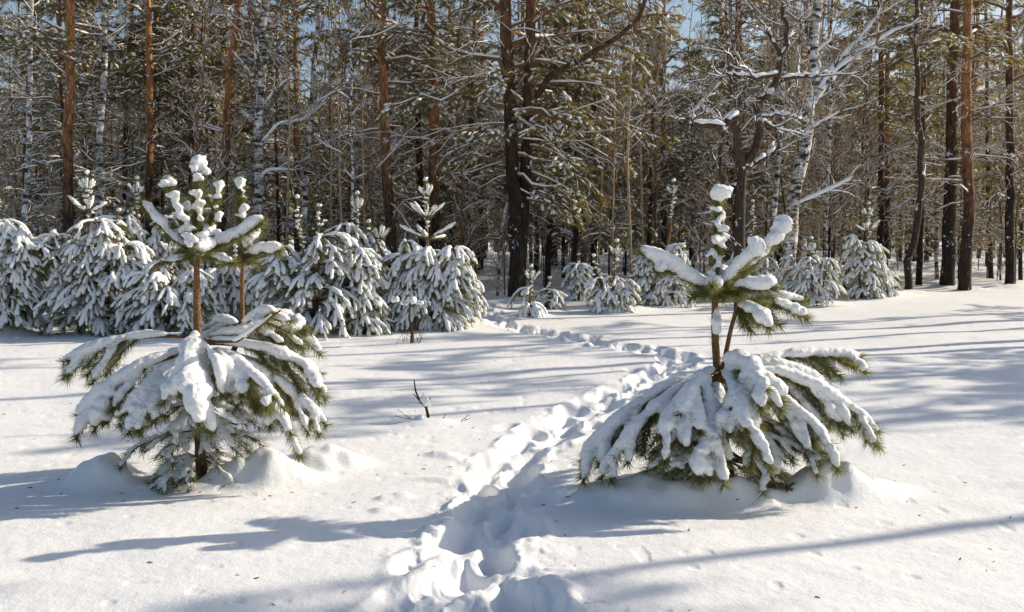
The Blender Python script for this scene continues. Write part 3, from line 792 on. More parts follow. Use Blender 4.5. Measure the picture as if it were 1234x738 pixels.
def grow(wood, sn, p, d, L, r, R, depth, up=.05, wig=.25, kids=4, snow=1.0, sides=5, spread=.8, minr=.0035, ratio=.62):
    n = 7; P = [p]; dd = unit(d)
    for i in range(n - 1):
        dd = unit(dd + R.normal(0, wig, 3) * .5 + UP * up); P.append(P[-1] + dd * L / (n - 1))
    P = np.array(P); Rd = np.linspace(r, max(r * .4, minr), n)
    wood.tube(P, Rd, sides if depth > 0 else 3)
    if snow > 0 and (depth > 0 or R.random() < .5 * snow): branch_snow(sn, P, Rd, R, snow * 1.25, .25, 5 if depth > 0 else 4)
    if depth > 0:
        for k in range(kids):
            t = R.uniform(.25, 1.0); i0 = min(int(t * (n - 1)), n - 2); c = P[i0] + (P[i0 + 1] - P[i0]) * (t * (n - 1) - i0)
            tl = unit(P[i0 + 1] - P[i0]); a = R.normal(size=3); a = unit(a - (a @ tl) * tl)
            grow(wood, sn, c, tl + a * spread * R.uniform(.6, 1.3), L * ratio * R.uniform(.7, 1.15), max(r * .5 * (1.1 - .4 * t), minr), R, depth - 1, up, wig, kids, snow, sides, spread, minr, ratio)
    return P

def conifer(H, r, R, trunkP=None, z_dead=2.0, z_live=6.0, limb=2.0, nlimb=34, dens=1.0, snow_p=.7, bark=None, crown_hi=None, low_boughs=(), nl=.13, nw=.013, dead=14, drooping=.25, spl=.45):
    """returns dict of Geo: tall pine with dead snowy limbs below and live boughs above"""
    tr = Geo(); wood = Geo(); nd = Geo(); sn = Geo()
    if trunkP is None:
        k = R.normal(0, .02 * H / 3, (4, 2)); trunkP = np.array([[0, 0, -.3], [k[0, 0] * .3, k[0, 1] * .3, H * .25], [k[1, 0], k[1, 1], H * .5], [k[2, 0], k[2, 1], H * .75], [k[3, 0], k[3, 1], H]])
    P, L = poly_at(trunkP, 28)
    P[1:-1, :2] += R.normal(0, r * .12, (26, 2))
    Rd = r * np.interp(np.linspace(0, 1, 28), [0, .04, .3, .7, 1], [1.35, 1.05, .88, .55, .12]); tr.tube(P, Rd, 12)
    Zs = P[:, 2]
    def pt(z): return np.array([np.interp(z, Zs, P[:, 0]), np.interp(z, Zs, P[:, 1]), z])
    def rad(z): return np.interp(z, Zs, Rd)
    for _ in range(dead):
        z = R.uniform(z_dead, min(z_live + 2, H)); a = R.uniform(0, 6.283); l = R.uniform(.5, 1.6) * limb * .6; e = R.uniform(-.3, .5)
        grow(wood, sn, pt(z), np.array([math.cos(a), math.sin(a), e]), l, R.uniform(.012, .026), R, 2 if R.random() < .6 else 1, -.03, .28, 4, 1.0)
    specs = [(R.uniform(z_live, H * .98), None, None, None) for _ in range(nlimb)] + list(low_boughs)
    for (z, az, l, el) in specs:
        a = R.uniform(0, 6.283) if az is None else az; f = (z - z_live) / max(H - z_live, 1)
        l = limb * (1.05 - .75 * max(0, f) ** 1.5) * R.uniform(.6, 1.15) if l is None else l
        el = R.uniform(-.1, .5) + .4 * max(0, f) if el is None else el
        q = pt(z); d = np.array([math.cos(a) * math.cos(el), math.sin(a) * math.cos(el), math.sin(el)])
        e = q + d * l - UP * .15 * l; Pl = bez(q, q + d * l * .55 + UP * .08 * l, e, 8); Pl[1:-1] += R.normal(0, .03 * l, (6, 3))
        Rl = np.linspace(min(.014 + .016 * l, rad(z) * .7), .008, 8); wood.tube(Pl, Rl, 6); branch_snow(sn, Pl, Rl, R, .9, .2)
        hid = z > 12
        ns = int((2 + 3.0 * l) * dens * (.45 if hid else 1))
        for j in range(ns):
            t = .25 + .75 * (j + R.random()) / ns; i0 = min(int(t * 7), 6); c = Pl[i0]; tl = unit(Pl[i0 + 1] - Pl[i0]); side = unit(np.cross(tl, UP)); sg = 1 if j % 2 else -1
            l2 = (.25 + .35 * l * (1 - t * .6)) * R.uniform(.6, 1.1); d2 = unit(tl * .8 + side * sg * R.uniform(.4, 1) + UP * R.uniform(-.45, .2) * (drooping * 4)); P2 = bez(c, c + d2 * l2 * .5 + UP * .04, c + d2 * l2 - UP * .1 * l2, 5)
            wood.tube(P2, np.linspace(.012, .006, 5), 4)
            if hid:
                needles(nd, P2, 34, nl * 1.7, nw * 2.2, R, (.5, 1.1), .2, 1.05)
            else:
                spray(nd, sn, wood, P2, R, max(2, int(5 * dens)), nl, nw, 24, snow_p, .034, spl * .6)
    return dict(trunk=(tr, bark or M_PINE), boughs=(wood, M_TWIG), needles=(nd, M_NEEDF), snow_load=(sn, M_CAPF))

def broadleaf(H, r, R, trunkP=None, nl=14, z0=1.5, limb=1.6, kids=4, depth=2, bark=M_BIRCH, twig=M_TWIG, up=.10, snow=.8, el=(.2, .9), limb_r=None, own=None, wig=.25):
    tr = Geo(); wood = Geo(); sn = Geo()
    if trunkP is None:
        k = R.normal(0, .05 * H / 3, (4, 2)); trunkP = np.array([[0, 0, -.3], [k[0, 0] * .3, k[0, 1] * .3, H * .25], [k[1, 0], k[1, 1], H * .5], [k[2, 0], k[2, 1], H * .75], [k[3, 0], k[3, 1], H]])
    P, L = poly_at(trunkP, 24)
    P[1:-1, :2] += R.normal(0, r * .25, (22, 2))
    Rd = r * np.interp(np.linspace(0, 1, 24), [0, .04, .4, 1], [1.3, 1.0, .8, .12]); tr.tube(P, Rd, 10)
    branch_snow(sn, P, Rd * .75, R, .9, .15, 7)
    for _ in range(nl):
        z = R.uniform(z0, H * .97); i0 = np.clip(np.searchsorted(P[:, 2], z) - 1, 0, 22); f = z / H
        a = R.uniform(0, 6.283); e = R.uniform(*el)
        grow(wood, sn, P[i0], np.array([math.cos(a), math.sin(a), e]), limb * R.uniform(.5, 1.2) * (1.1 - .6 * f), limb_r or (.10 * r + .010), R, depth, up, wig, kids, snow)
    return dict(trunk=(tr, bark), branches=(wood, twig), snow_load=(sn, M_CAPF)), P

def meshes(parts):
    return {k: g.mesh(k, m, smooth=(k != 'needles')) for k, (g, m) in parts.items()}
def plant(name, label, cat, loc, ms, group=None, rz=0.0, sc=1.0):
    t = thing(name, label, cat, loc, group); t.rotation_euler = (0, 0, rz); t.scale = (sc, sc, sc)
    for k, me in ms.items():
        if me is not None: link(k, me, t)
    return t

def px_trunk(pts, D, H, dy=0.0):
    """trunk polyline whose course at distance D passes through measured photo points; base dropped to the ground. returns loc, local polyline"""
    W = [at(px, py, D) for px, py in pts]; W.sort(key=lambda v: v[2])
    b = W[0]; g = gz(b[0], D)
    sl = (W[1] - W[0]) / (W[1][2] - W[0][2])
    if W[0][2] > g + .3: base = W[0] + sl * (g - W[0][2]); base[0] = 0.5 * base[0] + 0.5 * W[0][0]
    else: base = W[0].copy()
    loc = np.array([base[0], D, g - .03]); out = [np.array([0, 0, -.3])]
    for w in W:
        q = w - loc
        if q[2] > .3: out.append(q)
    top = out[-1]; sl = unit(out[-1] - out[-2]) if len(out) > 1 else UP
    sl = unit(sl + UP * .6)
    if H > top[2] + .5:
        out.append(top + sl * (H - top[2]) * .5 / sl[2] * 1.0); out.append(out[-1] + UP * (H - out[-1][2]))
    return loc, np.array(out)

TALL = 'tall pines of the wood edge'
def key_pine(pts, D, r, label, seed, H=16, group=TALL, dark=False, **kw):
    R = np.random.default_rng(seed); loc, P = px_trunk(pts, D, H)
    kw.setdefault('z_live', CAM_Z + D * .16); kw.setdefault('nlimb', 30)
    ms = meshes(conifer(H, r, R, P, bark=M_PINED if dark else M_PINE, **kw)); return plant('tall_pine', label, 'pine tree', loc, ms, group)
def dist_ground(px, py): return on_ground(px, py)[1]

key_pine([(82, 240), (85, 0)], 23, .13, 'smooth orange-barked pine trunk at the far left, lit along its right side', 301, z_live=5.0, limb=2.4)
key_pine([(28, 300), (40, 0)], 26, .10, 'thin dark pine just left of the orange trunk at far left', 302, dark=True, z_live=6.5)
key_pine([(180, 260), (181, 120), (178, 0)], 27, .11, 'reddish pine trunk right of the twin birches', 303)
key_pine([(150, 300), (152, 100), (160, 0)], 30, .08, 'slim dark pine between the birches and the reddish pine', 3031, dark=True)
key_pine([(268, 250), (275, 110), (287, 0)], 25, .115, 'red-barked pine leaning to the right above the left foreground pine', 304, z_live=5.5)
key_pine([(358, 290), (357, 150), (356, 0)], 29, .10, 'straight slender pine between the thick birch and the curved birch', 305)
key_pine([(470, 280), (463, 140), (458, 0)], 24, .135, 'orange pine with a snowy elbow branch above the bushy pine', 306, z_live=5.2, limb=2.2)
key_pine([(527, 290), (522, 140), (519, 0)], 25, .155, 'thick red pine standing left of the double-trunked pine', 307, z_live=4.8, limb=2.6, dens=1.1)
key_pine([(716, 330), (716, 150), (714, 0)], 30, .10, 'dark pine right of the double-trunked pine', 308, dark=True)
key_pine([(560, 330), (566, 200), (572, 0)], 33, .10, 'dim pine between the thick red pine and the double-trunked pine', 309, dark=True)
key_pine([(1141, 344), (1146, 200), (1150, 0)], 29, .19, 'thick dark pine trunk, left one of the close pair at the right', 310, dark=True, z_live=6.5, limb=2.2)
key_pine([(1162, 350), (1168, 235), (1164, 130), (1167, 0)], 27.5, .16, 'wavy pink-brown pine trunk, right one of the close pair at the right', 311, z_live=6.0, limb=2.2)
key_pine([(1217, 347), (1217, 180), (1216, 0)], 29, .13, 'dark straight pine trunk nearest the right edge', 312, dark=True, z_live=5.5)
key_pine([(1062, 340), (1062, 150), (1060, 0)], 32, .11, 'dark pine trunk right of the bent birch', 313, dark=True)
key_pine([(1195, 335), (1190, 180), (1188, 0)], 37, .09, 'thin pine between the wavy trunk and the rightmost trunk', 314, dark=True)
key_pine([(800, 330), (800, 150), (800, 0)], 31, .09, 'slim red pine behind the left arm of the right foreground pine', 315, z_live=3.5, limb=1.6)
key_pine([(885, 300), (882, 150), (880, 0)], 35, .10, 'brown pine behind the gnarled tree', 316)
key_pine([(1108, 320), (1112, 150), (1105, 0)], 30, .09, 'dense dark-needled pine between the dark trunk and the close pair at the right', 317, dark=True, z_live=2.8, limb=1.8, nlimb=60)
key_pine([(660, 330), (668, 150), (672, 0)], 28, .09, 'green bushy pine filling the space right of the double-trunked pine', 318, dark=True, z_live=2.0, limb=2.0, nlimb=75, snow_p=.35, dens=1.2)
key_pine([(232, 300), (230, 150), (232, 0)], 29, .09, 'dark needled pine behind the left foreground pine', 319, dark=True, z_live=3.0, limb=1.9, nlimb=55)
key_pine([(105, 300), (102, 150), (98, 0)], 31, .09, 'dark needled pine behind the twin birches', 320, dark=True, z_live=2.5, limb=1.9, nlimb=55)

# the central double-trunked pine
def double_pine():
    R = np.random.default_rng(400); D = dist_ground(622, 362) ; 
    loc, P = px_trunk([(622, 355), (621, 250), (614, 120), (608, 0)], D, 17)
    parts = conifer(17, .165, R, P, z_dead=2.5, z_live=4.3, limb=3.2, nlimb=46, dens=1.15, bark=M_PINED, dead=16, spl=.5,
        low_boughs=[(3.2, math.pi, 1.8, .1), (4.2, -1.2, 2.2, -.1), (3.8, -2.2, 1.6, .05), (4.6, -0.3, 2.4, -.25), (3.4, .1, 2.2, -.25), (2.9, -.4, 1.9, -.3), (2.4, 0, 1.5, -.2), (4.9, -1.8, 2, .0)])
    P2 = np.array([at(px, py, D + dy) - loc for px, py, dy in [(624, 362, .05), (628, 300, .1), (634, 200, .1), (637, 120, .1), (640, 0, .1)]])
    P2 = np.vstack([P2, P2[-1] + np.array([.3, .1, 4]), P2[-1] + np.array([.2, .3, 9])])
    g = parts['trunk'][0]; Pq, _ = poly_at(P2, 26); g.tube(Pq, .15 * np.interp(np.linspace(0, 1, 26), [0, .05, .3, .7, 1], [1.3, 1.0, .9, .6, .15]), 12)
    # the bare orange limb reaching up to the right
    W = parts['boughs'][0]; Lm = np.array([at(640, 130, D) - loc, at(662, 92, D - .5) - loc, at(700, 72, D - .8) - loc, at(745, 45, D - 1) - loc, at(772, 20, D - 1) - loc, at(780, -10, D - 1) - loc])
    Pm, _ = poly_at(Lm, 14); Rm = np.linspace(.085, .045, 14); g.tube(Pm, Rm, 9); branch_snow(parts['snow_load'][0], Pm, Rm * .7, R, .5, .5)
    for i in (4, 6, 8, 9, 11, 12, 13):
        for k in range(2):
            a = R.uniform(0, 6.28); l = R.uniform(.8, 1.5); d = unit(np.array([math.cos(a), math.sin(a), R.uniform(-.5, .4)])); P3 = bez(Pm[i], Pm[i] + d * l * .5, Pm[i] + d * l - UP * .2, 6); W.tube(P3, np.linspace(.025, .008, 6), 5)
            spray(parts['needles'][0], parts['snow_load'][0], W, P3, R, 16, .12, .014, 16, .5, .035, .4)
    # second trunk boughs on the right, dropping low
    for z, a, l, el in [(4, .2, 2.2, -.2), (5, -.5, 2.4, 0), (5.6, .6, 2.3, 0), (3.0, .3, 2.0, -.35), (2.6, -.6, 1.6, -.3), (6, -.1, 2.4, .2), (6.4, -1, 2.4, .2), (3.6, -.9, 1.8, -.2)]:
        q = np.array([np.interp(z, Pq[:, 2], Pq[:, 0]), np.interp(z, Pq[:, 2], Pq[:, 1]), z]); d = np.array([math.cos(a) * math.cos(el), math.sin(a) * math.cos(el), math.sin(el)])
        P3 = bez(q, q + d * l * .55 + UP * .12, q + d * l - UP * .3, 8); W.tube(P3, np.linspace(.035, .01, 8), 6); branch_snow(parts['snow_load'][0], P3, np.linspace(.035, .01, 8), R)
        for j in range(2, 8):
            d2 = unit(d + R.normal(0, .6, 3)); P4 = bez(P3[j], P3[j] + d2 * .3, P3[j] + d2 * .6 - UP * .12, 5); spray(parts['needles'][0], parts['snow_load'][0], W, P4, R, 9, .12, .014, 16, .45, .034, .35)
    plant('tall_pine', 'large double-trunked pine at the centre with a bare orange limb reaching up right', 'pine tree', loc, meshes(parts), TALL)
double_pine()

BIR = 'birches among the pines'
def key_birch(pts, D, r, label, seed, H=14, limbs=(), nl=14, **kw):
    R = np.random.default_rng(seed); loc, P = px_trunk(pts, D, H)
    kw.setdefault('z0', 3.0)
    parts, TP = broadleaf(H, r, R, P, nl=nl, limb_r=.016, **kw)
    for lp, rr in limbs:
        Wp = np.array([at(a, b, D + (c if len(q) > 2 else 0)) - loc for q in lp for a, b, c in [q if len(q) > 2 else (*q, 0)]])
        Pq, _ = poly_at(Wp, 12); Rr = np.linspace(rr, rr * .4, 12); parts['trunk'][0].tube(Pq, Rr, 8); branch_snow(parts['snow_load'][0], Pq, Rr, R, 2.0, .0, 7)
        for k in range(7):
            i = R.integers(3, 12); d = unit(Pq[i] - Pq[i - 1]) + R.normal(0, .6, 3); grow(parts['branches'][0], parts['snow_load'][0], Pq[i], d, R.uniform(.4, .9), rr * .35, R, 1, .05)
    return plant('birch', label, 'birch tree', loc, meshes(parts), BIR)
key_birch([(118, 230), (124, 100), (128, 0)], 25, .10, 'white birch with black marks right of the orange pine at far left', 501)
key_birch([(108, 230), (107, 120), (115, 0)], 27, .07, 'mottled slimmer birch touching the white birch at far left', 502)
key_birch([(308, 290), (311, 160), (318, 60), (322, 0)], 24, .13, 'thick snow-plastered birch with arching limbs above the left foreground pine', 503,
          limbs=[([(313, 175), (335, 150), (365, 145), (395, 122)], .035), ([(312, 120), (300, 85), (280, 62)], .03), ([(313, 135), (330, 110), (352, 92)], .03), ([(308, 215), (325, 205), (352, 205)], .03), ([(311, 95), (306, 50), (300, -10)], .05)])
key_birch([(366, 280), (372, 160), (380, 80), (385, 0)], 25, .085, 'curved pale birch right of the thick birch', 504)
key_birch([(425, 290), (424, 150), (422, 0)], 22, .035, 'thin pale birch sapling left of the orange pine', 505, H=10)
key_birch([(28, 330), (35, 150), (38, 0)], 24, .075, 'snow-speckled birch at the far left edge', 506)
key_birch([(760, 300), (756, 200), (759, 120), (762, 0)], 22, .035, 'golden sapling stem behind the gap between the foreground pines', 507, H=9, bark=M_GOLD)
key_birch([(951, 290), (954, 262), (965, 185), (977, 141), (981, 67), (984, 0)], 23, .16, 'bent white birch with two bold snowy limbs reaching up to the right', 508, nl=16,
          limbs=[([(979, 122), (998, 95), (1040, 62), (1085, 35)], .11), ([(990, 103), (1015, 70), (1035, 50), (1060, 18)], .08), ([(956, 250), (985, 236), (1008, 225), (1028, 214)], .045), ([(968, 165), (985, 150), (1012, 135)], .03), ([(980, 90), (972, 40), (968, -10)], .05), ([(975, 70), (1000, 50), (1015, 10)], .03)])
key_birch([(930, 290), (938, 200), (944, 100), (946, 0)], 26, .075, 'slender birch just left of the bent birch', 509)
key_birch([(600, 340), (604, 280), (612, 240)], 23.5, .04, 'short leaning pale trunk left of the double-trunked pine', 510, H=5, nl=4)
key_birch([(1048, 330), (1045, 160), (1046, 0)], 31, .045, 'thin pale birch stem right of the bent birch', 511)

for i, (a, b, c_, D, r) in enumerate([(412, 408, 404, 22.5, .028), (398, 400, 396, 24, .03), (440, 436, 446, 23, .022), (738, 741, 736, 23, .026), (775, 771, 778, 24, .028), (722, 728, 726, 25, .03), (345, 349, 342, 23, .025)]):
    key_birch([(a, 300), (b, 150), (c_, 0)], D, r, 'slender pale-gold bare stem ' + ['nearest left of the thin pale birch sapling', 'second left of the thin pale birch sapling', 'close right of the thin pale birch sapling', 'just left of the golden sapling stem', 'just right of the golden sapling stem', 'beside the dark pine right of the double-trunked pine', 'between the thick birch and the slender straight pine'][i], 520 + i, H=9 + i % 3, bark=M_GOLD, nl=16, z0=2, limb=1.0, up=.25, snow=.3)
# gnarled tree
def gnarled():
    R = np.random.default_rng(600); D = 20.0
    pts = [(892, 370), (891, 300), (892, 240), (895, 203), (904, 190), (911, 181), (915, 160), (916, 144), (910, 124), (926, 115), (937, 97), (941, 71)]
    loc = at(893, 370, D); loc[2] = gz(loc[0], D) - .03
    tr = Geo(); wood = Geo(); sn = Geo()
    def limb(lp, r0, r1, dy=0, tw=6):
        P = np.array([at(a, b, D + dy * k / max(1, len(lp) - 1)) - loc for k, (a, b) in enumerate(lp)]); Pq, _ = poly_at(P, 16)
        Pq[1:-1] += R.normal(0, .02, (14, 3)); Rr = np.linspace(r0 * 1.15, r1 * 1.25, 16); tr.tube(Pq, Rr, 9); branch_snow(sn, Pq, Rr * .95, R, 1.5, .05, 7)
        for k in range(tw):
            i = R.integers(4, 16); d = unit(Pq[i] - Pq[i - 1]) + R.normal(0, .8, 3); grow(wood, sn, Pq[i], d, R.uniform(.5, 1.1), .020, R, 2, .04, .45, 3, .9)
    P = np.array([at(a, b, D) - loc for a, b in pts]); P[0] = (0, 0, -.3)
    Pq, _ = poly_at(P, 26); Rr = np.linspace(.14, .065, 26); tr.tube(Pq, Rr, 10); branch_snow(sn, Pq, Rr * .8, R, 1.2, .1, 7)
    limb([(895, 205), (889, 180), (886, 150), (889, 139), (884, 140), (875, 154), (853, 152), (836, 150)], .085, .045, -.8, 5)
    limb([(836, 150), (836, 138), (845, 124), (860, 113), (868, 98)], .04, .012, .5, 3)
    limb([(897, 206), (912, 196), (930, 182), (934, 172)], .055, .025, .6, 3)
    limb([(915, 143), (930, 138), (945, 136), (959, 143)], .035, .015, -.3, 3)
    limb([(939, 90), (920, 93), (898, 93), (875, 89)], .045, .02, -.5, 5)
    limb([(941, 97), (960, 92), (985, 90), (1003, 87)], .045, .012, .4, 5)
    limb([(941, 71), (936, 58), (930, 49), (924, 36), (916, 34)], .045, .015, .2, 4)
    limb([(941, 71), (948, 53), (946, 20), (940, -20)], .05, .03, .2, 4)
    limb([(888, 128), (882, 115), (880, 85), (882, 70)], .03, .012, .2, 3)
    limb([(871, 250), (870, 215), (868, 190), (872, 160)], .045, .03, 0, 3)
    limb([(894, 215), (884, 232), (872, 248), (862, 262)], .04, .02, .3, 3)
    limb([(915, 145), (930, 152), (940, 162), (934, 185)], .03, .012, .2, 3)
    plant('gnarled_tree', 'dark gnarled tree with twisting snow-topped branches behind the right foreground pine', 'tree', loc, meshes(dict(trunk=(tr, M_DARK), branches=(wood, M_DARK), snow_load=(sn, M_CAPF))))
gnarled()
def crooked():
    R = np.random.default_rng(610); D = dist_ground(1096, 352)
    loc, P = px_trunk([(1095, 350), (1092, 318), (1100, 298), (1106, 280), (1106, 262), (1112, 225), (1110, 180), (1105, 120), (1106, 0)], D, 12)
    parts, TP = broadleaf(12, .10, R, P, nl=12, bark=M_DARK, limb_r=.02)
    plant('crooked_tree', 'thin crooked dark trunk with an elbow standing left of the close pair of pines', 'tree', loc, meshes(parts))
crooked()

# ---- templates for the interior of the wood, copied many times
def RS(s): return np.random.default_rng(s)
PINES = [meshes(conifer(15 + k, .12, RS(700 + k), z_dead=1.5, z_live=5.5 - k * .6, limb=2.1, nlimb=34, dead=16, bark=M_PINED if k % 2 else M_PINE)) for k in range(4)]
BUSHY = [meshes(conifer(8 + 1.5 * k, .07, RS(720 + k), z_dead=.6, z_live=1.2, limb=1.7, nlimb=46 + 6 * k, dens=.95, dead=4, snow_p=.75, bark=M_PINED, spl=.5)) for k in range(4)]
BIRCHES = [meshes(broadleaf(12 + k, .075, RS(740 + k), nl=20, z0=2, limb=1.7, limb_r=.016)[0]) for k in range(3)]
SAPS = [meshes(broadleaf(5.5 + k, .030, RS(760 + k), nl=30, z0=.6, limb=1.2, kids=4, depth=2, bark=(M_GOLD, M_TWIG, M_DARK)[k % 3], twig=(M_GOLD, M_TWIG)[k % 2], snow=.85, limb_r=.009, up=.16, el=(.5, 1.6), wig=.3)[0]) for k in range(5)]
UNDER = [meshes(broadleaf(2.6 + .5 * k, .02, RS(780 + k), nl=26, z0=.15, limb=.9, kids=4, depth=2, bark=M_DARK, twig=M_TWIG, snow=.6, limb_r=.008, up=.10, el=(.2, 1.4), wig=.35)[0]) for k in range(3)]

zones = [(-99, -.33, 'at the far left of the wood', 'far left'), (-.33, -.10, 'in the wood behind the left-hand snow domes', 'left'),
         (-.10, .12, 'in the wood around the double-trunked pine', 'centre'), (.12, .34, 'in the wood behind the right foreground pine', 'right centre'),
         (.34, 99, 'in the wood at the far right', 'far right')]
def zone(x, y):
    u = x / y
    for a, b, t, n in zones:
        if a <= u < b: return t, n
kinds = dict(pine=('wood_pine', 'tall pine with a bare lower trunk', 'pine tree'), bushy=('bushy_pine', 'dark bushy pine carrying patches of snow', 'pine tree'),
             birch=('birch', 'pale birch with snow-lined twigs', 'birch tree'), sap=('bare_sapling', 'thin leafless sapling with fine snow-dusted twigs', 'sapling'),
             under=('bare_shrub', 'low leafless shrub dusted with snow', 'shrub'))
occ = []
def scatter(kind, tmpl, n, y0, y1, mind, seed, s=(.85, 1.2), um=.60, ufun=None):
    R = np.random.default_rng(seed); c = 0; tries = 0
    while c < n and tries < n * 60:
        tries += 1
        u = R.uniform(-um, um); y = y0 + (y1 - y0) * R.random() ** .9
        edge = 21.5 + 6.5 * sstep(.05, .5, u) + (1.5 if kind != 'under' else 0)
        if y < edge: continue
        x = u * y
        if any((x - a) ** 2 + (y - b) ** 2 < mind * mind for a, b, k in occ if k == kind): continue
        occ.append((x, y, kind)); c += 1
        nm, lb, cat = kinds[kind]; zt, zn = zone(x, y)
        me = tmpl[R.integers(len(tmpl))]
        plant(nm, lb + ' ' + zt, cat, (x, y, gz(x, y) - .05), me, lb + ' group, ' + zn + ' of the wood', R.uniform(0, 6.28), R.uniform(*s))
scatter('pine', PINES, 52, 28, 62, 1.9, 1)
scatter('bushy', BUSHY, 80, 25, 55, 1.8, 2, (.7, 1.15))
scatter('birch', BIRCHES, 24, 27, 55, 2.2, 3)
scatter('sap', SAPS, 115, 23, 48, 1.0, 4, (.7, 1.25))
scatter('under', UNDER, 34, 22.5, 45, 1.0, 5, (.6, 1.1))

# ---- far wood beyond: one mass
def far_wood():
    R = np.random.default_rng(900); tr = Geo(); nd = Geo(); sn = Geo()
    for i in range(420):
        y = R.uniform(58, 105); x = R.uniform(-.62, .62) * y; H = R.uniform(8, 16.5); z0 = gz(x, y)
        P = np.array([[x, y, z0 - .3], [x + R.normal(0, .2), y, z0 + H * .5], [x + R.normal(0, .4), y, z0 + H]]); Pq, _ = poly_at(P, 6)
        tr.tube(Pq, np.linspace(R.uniform(.10, .18), .04, 6), 6)
        low = R.random() < .55; nb = 26
        for k in range(nb):
            z = z0 + (R.uniform(1, H) if low else R.uniform(H * .35, H)); a = R.uniform(0, 6.28); l = R.uniform(1, 2.6) * (1.1 - .7 * (z - z0) / H)
            q = np.array([x, y, z]); d = np.array([math.cos(a), math.sin(a), R.uniform(-.3, .4)]); Pb = bez(q, q + d * l * .5, q + d * l - UP * .2, 5)
            tr.tube(Pb, np.linspace(.03, .01, 5), 3)
            needles(nd, Pb, 60, .40, .055, R, (.5, 1.2), .15, 1.1)
            if R.random() < .7: cap(sn, Pb, R.uniform(.04, .09), R, R.uniform(.1, .5), 1, 4, .9, .6)
    t = link('far_wood', tr.mesh('far_wood', M_PINED)); t['kind'] = 'stuff'; t['label'] = 'dense far-off pine wood closing the view behind the nearer trees'; t['category'] = 'wood'
    link('needles', nd.mesh('needles', M_NEEDF, smooth=False), t); link('snow_load', sn.mesh('snow_load', M_CAPF), t)
far_wood()

# ---- pines standing right of the frame, whose shadows streak the field
SIDE = 'pines beside the clearing'
STREAK3 = meshes(conifer(15.5, .15, RS(870), z_dead=6, z_live=13.5, limb=1.0, nlimb=8, dead=7))
STREAK = [meshes(conifer(10.5, .12 + .02 * k, RS(860 + k), z_dead=4, z_live=8.8, limb=1.1, nlimb=9, dead=8)) for k in range(2)]
for i, (x, y, rz) in enumerate([(16.5, 10.35, 0), (17, 17.3, 1), (18, 19.7, 2.3), (16, 15.2, 3.1), (19, 22.3, 4.4), (22, 15.2, 5.2)]):
    plant('clear_stemmed_pine', 'clear-stemmed pine standing beside the clearing, right of the view', 'pine tree', (x, y, gz(x, y) - .05), STREAK[i % 2], 'clear-stemmed pines beside the clearing', rz, 1.0)
for i, (x, y, rz) in enumerate([(17.2, 17.9, 0), (20, 21.6, 2)]):
    plant('clear_stemmed_pine', 'clear-stemmed pine standing beside the clearing, right of the view', 'pine tree', (x, y, gz(x, y) - .05), STREAK3, 'clear-stemmed pines beside the clearing', rz, 1.0)
for i, (x, y, k, s, rz) in enumerate([(24, 24.5, 3, .85, 3), (36, 20.0, 0, 1.0, 4)]):
    plant('wood_pine', 'tall pine standing beside the clearing, right of the view', 'pine tree', (x, y, gz(x, y) - .05), PINES[k], SIDE, rz, s)

for (x, y, k, s, rz) in [(20.5, 15.6, 0, 1.05, 0), (22, 17.0, 1, .95, 3.1), (24.6, 16.8, 1, 1.1, 4), (20, 17.4, 0, 1.1, .5), (23.4, 16.2, 1, 1.0, 2.5), (21.2, 16.4, 1, .9, 1.2), (22.6, 17.8, 0, 1.1, 2), (19.2, 16.0, 0, .9, 5), (25.5, 18.4, 1, 1.1, .3)]:
    plant('bushy_pine', 'dense green pine standing beside the clearing, right of the view', 'pine tree', (x, y, gz(x, y) - .05), BUSHY[k], 'dense pines beside the clearing', rz, s)

# ------------------------------------------------------------------ small plants in the snow
def stick_sapling():
    R = RS(950); g = at_ground(516, 508); s = m_px(g, 1); tr = Geo(); wd = Geo(); sn = Geo()
    q = lambda x, y, d=0: np.array([(x - 516) * s, d, (508 - y) * s])
    P, _ = poly_at(np.array([q(517, 514), q(516, 500), q(513, 488), q(505, 480), q(501, 470), q(499, 456)]), 14); tr.tube(P, np.linspace(.016, .005, 14), 8)
    for a, b in (((506, 482), (498, 474)), ((514, 492), (519, 478)), ((510, 486), (504, 484))):
        P, _ = poly_at(np.array([q(*a), q(*b, .02)]), 5); wd.tube(P, np.linspace(.007, .003, 5), 6)
    for a, m, b in (((505, 508), (492, 502), (478, 492)), ((495, 504), (484, 503), (476, 500)), ((556, 507), (562, 502), (567, 497)), ((532, 506), (536, 502), (538, 497)), ((560, 506), (565, 504), (568, 503))):
        P, _ = poly_at(np.array([q(*a), q(*m), q(*b)]), 6); wd.tube(P, np.linspace(.004, .002, 6), 5)
    t = thing('broken_sapling', 'forked dark twig with a ball of snow poking out of the field beside the trail', 'sapling', g)
    c = q(512, 480, -.02); cap(sn, np.array([c - [.025, 0, 0], c, c + [.03, 0, -.005]]), .055, R, 0, 1, 12, 0, .95)
    c = q(508, 503, -.05); cap(sn, np.array([c - [.04, 0, .02], c, c + [.03, 0, -.01]]), .05, R, 0, 1, 12, 0, .8)
    link('stem', tr.mesh('stem', M_DARK), t); link('twigs', wd.mesh('twigs', M_DARK), t); remesh_snow(sn, 'snow_ball', .006, t, M_CAP)
stick_sapling()
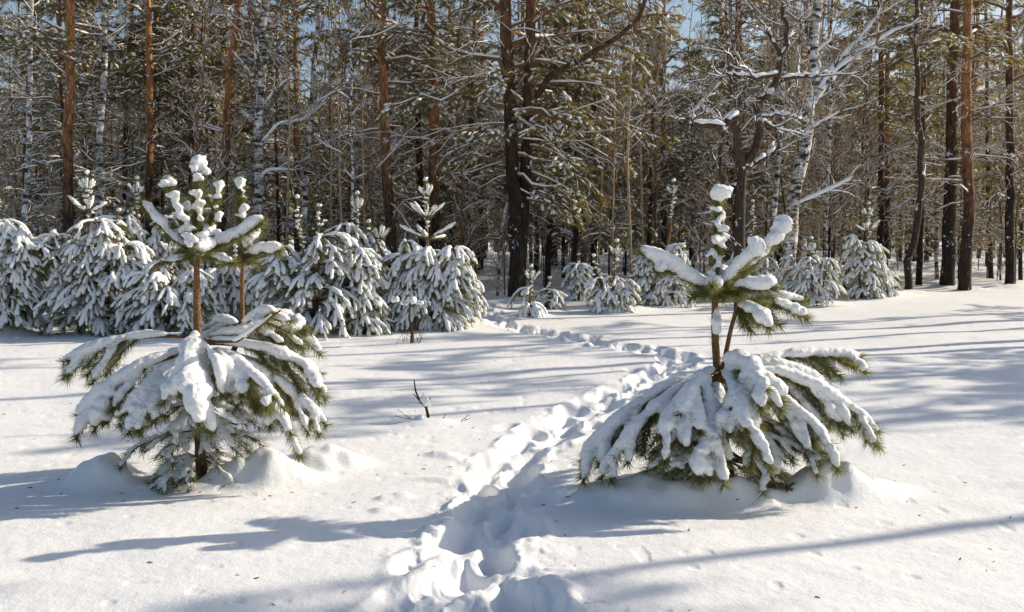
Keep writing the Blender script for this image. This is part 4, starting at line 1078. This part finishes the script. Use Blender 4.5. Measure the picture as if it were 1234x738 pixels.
def bare_bush():
    R = RS(960); g = at_ground(496, 414); s = m_px(g, 1); tr = Geo(); wd = Geo(); sn = Geo()
    P, _ = poly_at(np.array([[0, 0, -.05], [.01, 0, .2], [-.03, 0, .42], [-.02, 0, .66]]), 10); tr.tube(P, np.linspace(.03, .012, 10), 8)
    for k in range(14):
        a = R.uniform(0, 6.28); grow(wd, sn, np.array([R.normal(0, .12), R.normal(0, .1), -.02]), np.array([math.cos(a) * .6, math.sin(a) * .6, 1]), R.uniform(.25, .42), .004, R, 1, .1, .2, 2, 0, minr=.002)
    t = thing('bare_shrub', 'tiny leafless shrub with one thick brown stem in front of the snowy pines', 'shrub', g)
    link('trunk', tr.mesh('trunk', M_YOUNG), t); link('twigs', wd.mesh('twigs', M_TWIG), t)
    for x, z, r in ((-.1, .66, .06), (0, .7, .07), (.12, .66, .05), (-.25, .72, .06)): cap(sn, np.array([[x - .06, 0, z], [x, 0, z + .01], [x + .06, 0, z]]), r, R, 0, 1, 9, 0, .7)
    P, _ = poly_at(np.array([[-.02, 0, .64], [-.15, 0, .66], [-.3, 0, .7]]), 5); tr2 = Geo(); tr2.tube(P, np.linspace(.012, .006, 5), 6); link('branch', tr2.mesh('branch', M_TWIG), t)
    link('snow_load', sn.mesh('snow_load', M_CAPF), t)
bare_bush()

def litter():
    R = RS(990); g = Geo()
    for _ in range(170):
        y = R.uniform(3.6, 13); x = R.uniform(-.55, .55) * y
        if R.random() < .35:
            c = (HL, HR)[R.integers(2)]; x = c[0] + R.normal(0, .8); y = c[1] + R.normal(0, .45)
        z = float(ground_height(np.array([x]), np.array([y]))[0]) + .003; a = R.uniform(0, 6.28); l = R.uniform(.006, .020); w = R.uniform(.0012, .0035)
        d = np.array([math.cos(a), math.sin(a), R.uniform(-.1, .25)]) * l; g.tube(np.array([[x, y, z] - d, [x, y, z + .001], [x, y, z] + d]), [w * .6, w, w * .5], 4)
    o = link('forest_litter', g.mesh('forest_litter', M_DARK)); o['kind'] = 'stuff'; o['category'] = 'litter'; o['label'] = 'tiny bark flakes and needles scattered on the open snow'
litter()
